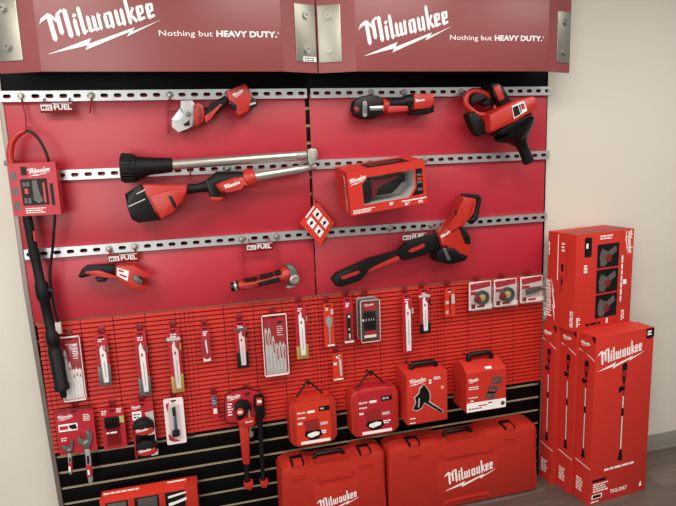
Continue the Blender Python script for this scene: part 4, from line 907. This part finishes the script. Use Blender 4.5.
mb = MB(); lines(mb, fr, w * .06, h * .1, w * .4, h * .06, 1, h * .03, .0008, .0014, .1); mb.disc(fr, w * .92, h * .12, w * .055, .0008, .0014, 8); mb.rect(fr, w * .55, h * .17, w * .64, h * .2, .0008, .0014)
for cx, cy in ((.72, .72), (.62, .5), (.56, .36)): mb.poly(fr, [(w * (cx - .1), h * (cy - .06)), (w * (cx + .14), h * (cy - .1)), (w * (cx + .18), h * (cy + .08)), (w * (cx - .06), h * (cy + .12))], .0, .0008)
build('kit_picture', mb, 'dgrey', t)
mb = MB(); mb.rect(fr, w * .3, h * .13, w * .52, h * .16, .0008, .0014)
for cx, cy in ((.7, .72), (.78, .74), (.6, .5), (.68, .48), (.55, .36)): mb.disc(fr, w * cx, h * cy, w * .03, .0008, .0014, 8)
build('kit_accent', mb, 'orange', t)
mb = MB(); logo(mb, fr, w * .06, h * .78, w * .22, 0, .0008, .12); lines(mb, fr, w * .06, h * .65, w * .32, h * .05, 2, h * .02, 0, .0008); lines(mb, fr, w * .06, h * .38, w * .34, h * .05, 1, h * .02, 0, .0008); lines(mb, fr, w * .1, h * .3, w * .24, h * .05, 1, h * .03, 0, .0008)
build('logo', mb, 'white', t)
sl = Fr(fr(0, h, 0), (1, 0, 0), (0, .055, .035), (0, -.035, .055)); mb = MB(); mb.rect(sl, w * .5, .012, w * .66, .026, 0, .0008); build('flap_label', mb, 'white', t); settle(t)
arm(1.98, .778, .09, 'the carton with the white base strip')

# big moulded cases on the floor
def big_case(label, xa, xb, z1, logo_u, logo_w, ha, hb):
    n0, n1 = .012, .135; w, h = xb - xa, z1
    t = thing('tool_case', label, 'tool case', 'long moulded tool cases on the floor')
    fr = Fr((xa, -n1, 0), (1, 0, 0), (0, 0, 1), (0, -1, 0)); d = n1 - n0
    c = .035; a, b_ = w * ha, w * hb
    out = [(c, 0), (w - c, 0), (w - .006, .012), (w, c), (w, h - c), (w - .012, h - .014), (w - c * 1.3, h), (b_ + .05, h), (b_ + .035, h - .012), (b_, h - .015), (a, h - .015), (a - .035, h - .012), (a - .05, h), (c * 1.3, h), (.012, h - .014), (0, h - c), (0, c), (.006, .012)]
    part('rear_shell', 'case', t, ('poly', fr, out, -d, -d * .5, 0)); 
    i_ = .004
    part('front_shell', 'case', t, ('poly', fr, [(min(max(u, i_), w - i_), max(v, i_) if v < h / 2 else v - i_) for u, v in out], -d * .485, 0, .022))
    mb = MB(); u0, u1 = w * .3, w * .72
    mb.poly(fr, [(u0, h * .22), (u1, h * .22), (u1, h * .66), (u0, h * .66)], 0, .003, .002); build('logo_panel', mb, 'case', t)
    part('ridge', 'case', t, ('poly', fr, [(w * .36, h * .72), (w * .66, h * .72), (w * .69, h * .8), (w * .675, h * .8), (w * .65, h * .74), (w * .37, h * .74), (w * .345, h * .8), (w * .33, h * .8)], 0, .005, .002), ('poly', fr, [(w * .34, h * .06), (w * .36, h * .06), (w * .38, h * .12), (w * .64, h * .12), (w * .66, h * .06), (w * .68, h * .06), (w * .655, h * .145), (w * .365, h * .145)], 0, .005, .002))
    for u in (.17, .8):
        uu = u * w
        l = part('latch', 'blk', t, ('rect', fr, uu - .03, h - .006, uu + .03, h + .005, -d * .6, -d * .4, .002), ('rect', fr, uu - .03, h - .036, uu - .022, h + .003, -d * .42, -.004, .002), ('rect', fr, uu + .022, h - .036, uu + .03, h + .003, -d * .42, -.004, .002), ('rect', fr, uu - .03, h - .042, uu + .03, h - .036, -.02, -.001, .001))
        part('latch_tongue', 'case', l, ('rect', fr, uu - .021, h - .035, uu + .021, h + .003, -d * .4, -.001, .004))
        for k in range(2): part('rib', 'case', t, ('rect', fr, uu - .035, h - .062 - k * .014, uu + .035, h - .055 - k * .014, 0, .004, .0015))
    part('handle', 'blk', t, ('tube', [fr(a + .0, h - .022, -d * .5), fr(a + .012, h + .001, -d * .5), fr(b_ - .012, h + .001, -d * .5), fr(b_, h - .022, -d * .5)], .011, 10))
    mb = MB(); logo(mb, fr, w * logo_u, h * .36, logo_w, .003, .0042, .17); build('logo', mb, 'white', t); settle(t)
big_case('shorter red moulded tool case standing on the floor, left of the long one', .984, 1.508, .392, .35, .175, .34, .62)
big_case('longest red moulded tool case standing on the floor beside the tall cartons', 1.514, 2.350, .392, .38, .24, .385, .57)

# tool kit box at the bottom left
t = thing('tool_kit_box', 'red box with black openings and white strips at the bottom left of the slatwall', 'box')
n1 = .1; p0, p1 = at(101.5, 497, n1), at(187, 479.5, n1); xa, xb = p0[0], p1[0] + .03; zt_ = (p0[1] + p1[1]) / 2; z0 = .2
fr = Fr((xa, -n1, z0), (1, 0, .0), (0, 0, 1), (0, -1, 0)); w, h = xb - xa, zt_ - z0
part('body', 'carton', t, ('rect', fr, -.012, 0, w, h - .03, -.085, 0, .006))
part('back_card', 'orange', t, ('rect', fr, 0, h - .04, w - .03, h, -.03, -.026))
part('end_block', 'case', t, ('rect', fr, w - .04, 0, w + .012, h - .022, -.07, .012, .01))
part('opening', 'kprint', t, ('rect', fr, .012, h - .12, w - .045, h - .04, 0, .002, .001))
part('divider', 'red', t, *[('rect', fr, w * u, h - .13, w * (u + .07), h - .036, 0, .012, .003) for u in (.27, .6)])
part('kit_part', 'photo', t, ('rect', fr, .02, h - .075, w * .25, h - .045, .002, .008, .002)); part('kit_insert', 'dgrey', t, ('rect', fr, w * .37, h - .11, w * .58, h - .045, .002, .007, .002))
mb = MB(); lines(mb, fr, .004, h - .008, w * .4, .01, 1, .007, -.026, -.0254, .05); mb.poly(fr, [(w * .7, h - .068), (w * .9, h - .055), (w * .9, h - .048), (w * .7, h - .058)], .002, .004); mb.poly(fr, [(w * .7, h - .108), (w * .9, h - .088), (w * .9, h - .075), (w * .78, h - .088), (w * .7, h - .092)], .002, .004); mb.rect(fr, w * .7, h - .01, w * .9, h - .004, -.026, -.0254); build('white_print', mb, 'white', t)
settle(t); arm(xa + w * .25, zt_ - .07, .025, 'the red kit box at bottom left'); arm(xa + w * .7, zt_ - .07, .025, 'the red kit box at bottom left')

# ------------------------------------------------------------------ cartons on the floor at right
def pole_picture(mk, mw, mr, fr0, u0, v0, v1, s):
    """printed picture of a pole tool: black head, grey shaft, black foot"""
    H = v1 - v0; u = 0
    fr = lambda a, b, n=0: fr0(u0 + a * .72, b, n)
    mk.poly(fr, [(u - .05 * s, v1 - .1 * s), (u - .045 * s, v1 - .02 * s), (u + .0 * s, v1), (u + .05 * s, v1 - .01 * s), (u + .055 * s, v1 - .09 * s)], 0, .0006)
    mr.poly(fr, [(u - .055 * s, v1 - .11 * s), (u + .055 * s, v1 - .1 * s), (u + .045 * s, v1 - .17 * s), (u + .02 * s, v1 - .24 * s), (u + .028 * s, v1 - .42 * s), (u - .012 * s, v1 - .42 * s), (u - .02 * s, v1 - .22 * s), (u - .05 * s, v1 - .17 * s)], 0, .0006)
    mk.poly(fr, [(u - .04 * s, v1 - .17 * s), (u + .04 * s, v1 - .17 * s), (u + .018 * s, v1 - .25 * s), (u - .014 * s, v1 - .25 * s)], .0006, .001)
    mk.poly(fr, [(u - .1 * s, v1 - .3 * s), (u - .07 * s, v1 - .27 * s), (u + .0 * s, v1 - .29 * s), (u + .03 * s, v1 - .27 * s), (u + .025 * s, v1 - .32 * s), (u - .05 * s, v1 - .34 * s), (u - .09 * s, v1 - .36 * s)], .0006, .001)
    mk.rect(fr, u - .02 * s, v0 + .1 * s, u + .02 * s, v1 - .4 * s, 0, .0004)
    mw.rect(fr, u - .012 * s, v0 + .1 * s, u + .012 * s, v1 - .4 * s, .0004, .0008)
    mid = v0 + H * .5; mk.rect(fr, u - .024 * s, mid - .05 * s, u + .024 * s, mid + .05 * s, .0008, .0012)
    mk.poly(fr, [(u - .05 * s, v0), (u + .05 * s, v0), (u + .045 * s, v0 + .03 * s), (u + .02 * s, v0 + .14 * s), (u - .02 * s, v0 + .14 * s), (u - .045 * s, v0 + .03 * s)], .0008, .0012)
ANG = math.radians(5)
def tall_carton(x, y, label, front):
    t = thing('tall_carton', label, 'carton', 'tall cartons standing on the floor'); w, d, h = .372, .104, .892
    U = Vector((math.cos(ANG), math.sin(ANG), 0)); Bk = Vector((-math.sin(ANG), math.cos(ANG), 0))
    O = Vector((x, y, 0)); fr = Fr(O, U, (0, 0, 1), -Bk); sd = Fr(O + Bk * d, -Bk, (0, 0, 1), -U)
    part('carton', 'carton', t, ('rect', fr, 0, 0, w, h, -d, 0, .0015))
    mk, mw, mr, ml = MB(), MB(), MB(), MB()
    pole_picture(mk, mw, mr, sd, d * .5, .24, .76, .36)
    logo(ml, sd, d * .12, h - .055, d * .52, 0, .0008, .08); ml.poly(sd, [(.0, .801), (.04, .797), (d * .75, .780), (d * .97, .769), (d * .97, .774), (d * .6, .790), (.0, .806)], 0, .0006)
    ml.poly(sd, [(.0, .208), (d * .96, .196), (d * .96, .2), (0, .212)], 0, .0006); lines(ml, sd, d * .1, .12, d * .6, .013, 6, .007, 0, .0006)
    mk.poly(sd, [(d * .74, h), (d, h), (d, h - .035), (d * .86, h - .02)], 0, .0006)
    if front:
        pole_picture(mk, mw, mr, fr, w * .51, .21, .735, .44)
        logo(ml, fr, w * .1, h - .145, w * .66, 0, .0008, .135); ml.text(fr, 'TOOL-ONLY', w * .36, .036, w * .3, 0, .0006, .02, .02)
        lines(ml, fr, w * .24, .182, w * .76, .01, 1, .011, 0, .0006, 0); lines(ml, fr, w * .06, .112, w * .34, .013, 4, .007, 0, .0006)
        ml.rect(fr, w * .04, .03, w * .22, .054, 0, .0006); lines(ml, fr, w * .03, .018, w * .16, .01, 1, .008, 0, .0006, 0); ml.poly(fr, [(w * .88, .03), (w * .93, .03), (w * .905, .06)], 0, .0006)
        mk.rect(fr, w * .04, .122, w * .28, .136, 0, .0006); mk.rect(fr, w * .06, .034, w * .2, .05, .0006, .001)
        mk.poly(fr, [(w * .86, h), (w, h), (w, h - .045), (w * .93, h - .055), (w * .865, h - .052)], 0, .0006)
        lines(ml, fr, w * .885, h - .012, w * .95, .014, 2, .01, .0006, .001, 0)
    build('black_print', mk, 'kprint', t); build('shaft_print', mw, 'pinkw', t); build('tool_print', mr, 'cartd', t); build('logo', ml, 'white', t); settle(t)
bk = Vector((-math.sin(ANG), math.cos(ANG)))
x, y = 2.520, -.324
tall_carton(x, y, 'frontmost of the three tall red cartons, its broad front in full view', True)
tall_carton(x + bk.x * .106 - .017, y + bk.y * .106, 'middle one of the three tall red cartons standing on the floor', False)
tall_carton(x + bk.x * .212 - .047, y + bk.y * .212, 'rearmost of the three tall red cartons, against the wall', False)

# upper carton
t = thing('stacked_carton', 'red carton with three dark photos, lying on top of the tall cartons', 'carton')
A2 = math.radians(8); w, d, h = .384, .187, .488
U = Vector((math.cos(A2), math.sin(A2), 0)); Bk = Vector((-math.sin(A2), math.cos(A2), 0)); O = Vector((2.476, -.216, .8925))
fr = Fr(O, U, (0, 0, 1), -Bk); sd = Fr(O + Bk * d, -Bk, (0, 0, 1), -U); tp = Fr(O + Vector((0, 0, h)), U, Bk, (0, 0, 1))
part('carton', 'carton', t, ('rect', fr, 0, 0, w, h, -d, 0, .0015))
mb = MB()
for k in range(3): mb.rect(fr, w * .36, h * (.1 + .265 * k), w * .74, h * (.345 + .265 * k), 0, .0008)
mb.rect(fr, w * .14, h * .76, w * .26, h * .96, 0, .0008, 0, .006); lines(mb, fr, w * .2, h * .06, w * .46, h * .02, 1, h * .025, 0, .0006, 0); mb.rect(sd, d * .5, h * .6, d * .58, h * .68, 0, .0006); mb.rect(sd, d * .5, h * .45, d * .56, h * .52, 0, .0006)
build('photo_print', mb, 'kprint', t)
mb = MB()
for k in range(3):
    v = h * (.1 + .265 * k)
    mb.poly(fr, [(w * .42, v + h * .02), (w * .5, v + h * .01), (w * .58, v + h * .1), (w * .7, v + h * .16), (w * .68, v + h * .22), (w * .55, v + h * .16), (w * .44, v + h * .2), (w * .4, v + h * .12)], .0008, .0012)
build('photo_detail', mb, 'photo', t)
mb = MB()
for k in range(3): mb.disc(fr, w * .56, h * (.195 + .265 * k), w * .055, .0012, .0018, 10)
mb.rect(tp, .01, .02, w - .01, d * .5, 0, .0006)
build('photo_accent', mb, 'dred', t)
mb = MB()
vf = Fr(fr(w * .88, h * .98), (0, 0, -1), fr.U, fr.N); logo(mb, vf, 0, .0, h * .22, 0, .0008, .1); lines(mb, vf, h * .25, -w * .06, h * .75, w * .03, 1, w * .025, 0, .0006, 0); mb.rect(fr, w * .84, h * .42, w * .9, h * .47, 0, .0008); lines(mb, vf, h * .84, .0, h * .95, w * .03, 2, w * .018, 0, .0006, 0)
lines(mb, fr, w * .4, h * .965, w * .62, h * .025, 2, h * .014, 0, .0006); lines(mb, fr, w * .14, h * .68, w * .2, h * .03, 3, h * .02, 0, .0006, 0); mb.rect(fr, w * .56, h * .03, w * .59, h * .085, 0, .0008); lines(mb, fr, w * .04, h * .14, w * .12, h * .02, 5, h * .013, 0, .0006)
rf = Fr(sd(d * .18, h * .08), (0, 0, 1), -sd.U, sd.N); logo(mb, rf, 0, 0, h * .38, 0, .0008, .06)
mb.rect(sd, d * .36, h * .5, d * .385, h * .98, 0, .0006); lines(mb, Fr(sd(d * .86, h * .04), (0, 0, 1), -sd.U, sd.N), 0, 0, h * .17, d * .06, 2, d * .04, 0, .0006, 0)
lines(mb, sd, d * .5, h * .9, d * .62, h * .035, 3, h * .018, 0, .0006); lines(mb, Fr(sd(d * .02, h * .75), (0, 0, 1), -sd.U, sd.N), 0, 0, h * .2, d * .06, 1, d * .04, 0, .0006)
mb.rect(fr, w * .165, h * .85, w * .2, h * .9, .0008, .0014); build('logo', mb, 'white', t)
mb = MB(); mb.rect(sd, d * .68, h * .5, d * .7, h * .86, 0, .0006); lines(mb, sd, d * .46, h * .55, d * .62, h * .04, 5, h * .015, 0, .0006); build('side_print', mb, 'cartd', t)
settle(t)

# ------------------------------------------------------------------ light
def area(name, loc, size, power, color, target=None, sy=None):
    l = bpy.data.lights.new(name, 'AREA'); l.energy = power; l.size = size; l.color = color
    if sy: l.shape = 'RECTANGLE'; l.size_y = sy
    o = bpy.data.objects.new(name, l); COL.objects.link(o); o.location = loc
    d = (Vector(target) - Vector(loc)) if target else Vector((0, 0, -1))
    o.rotation_euler = d.to_track_quat('-Z', 'Y').to_euler()
WARM = (1, .955, .89)
for x, y, p in ((-.4, -1.3, 34), (1.6, -1.3, 28), (3.4, -1.4, 26), (-.4, -3.2, 42), (1.6, -3.2, 28), (3.4, -3.2, 24)):
    area('ceiling_light', (x, y, 2.86), 1.2, p, WARM, None, .6)
area('window_light', (-1.2, -4.4, 1.6), 2.2, 70, (1, .98, .97), (.4, 0, 1.6), 1.7)
wd = bpy.data.worlds.new('world'); SC.world = wd; wd.use_nodes = True
wd.node_tree.nodes['Background'].inputs[0].default_value = (1, .965, .93, 1); wd.node_tree.nodes['Background'].inputs[1].default_value = .27
SC.view_settings.exposure = 0
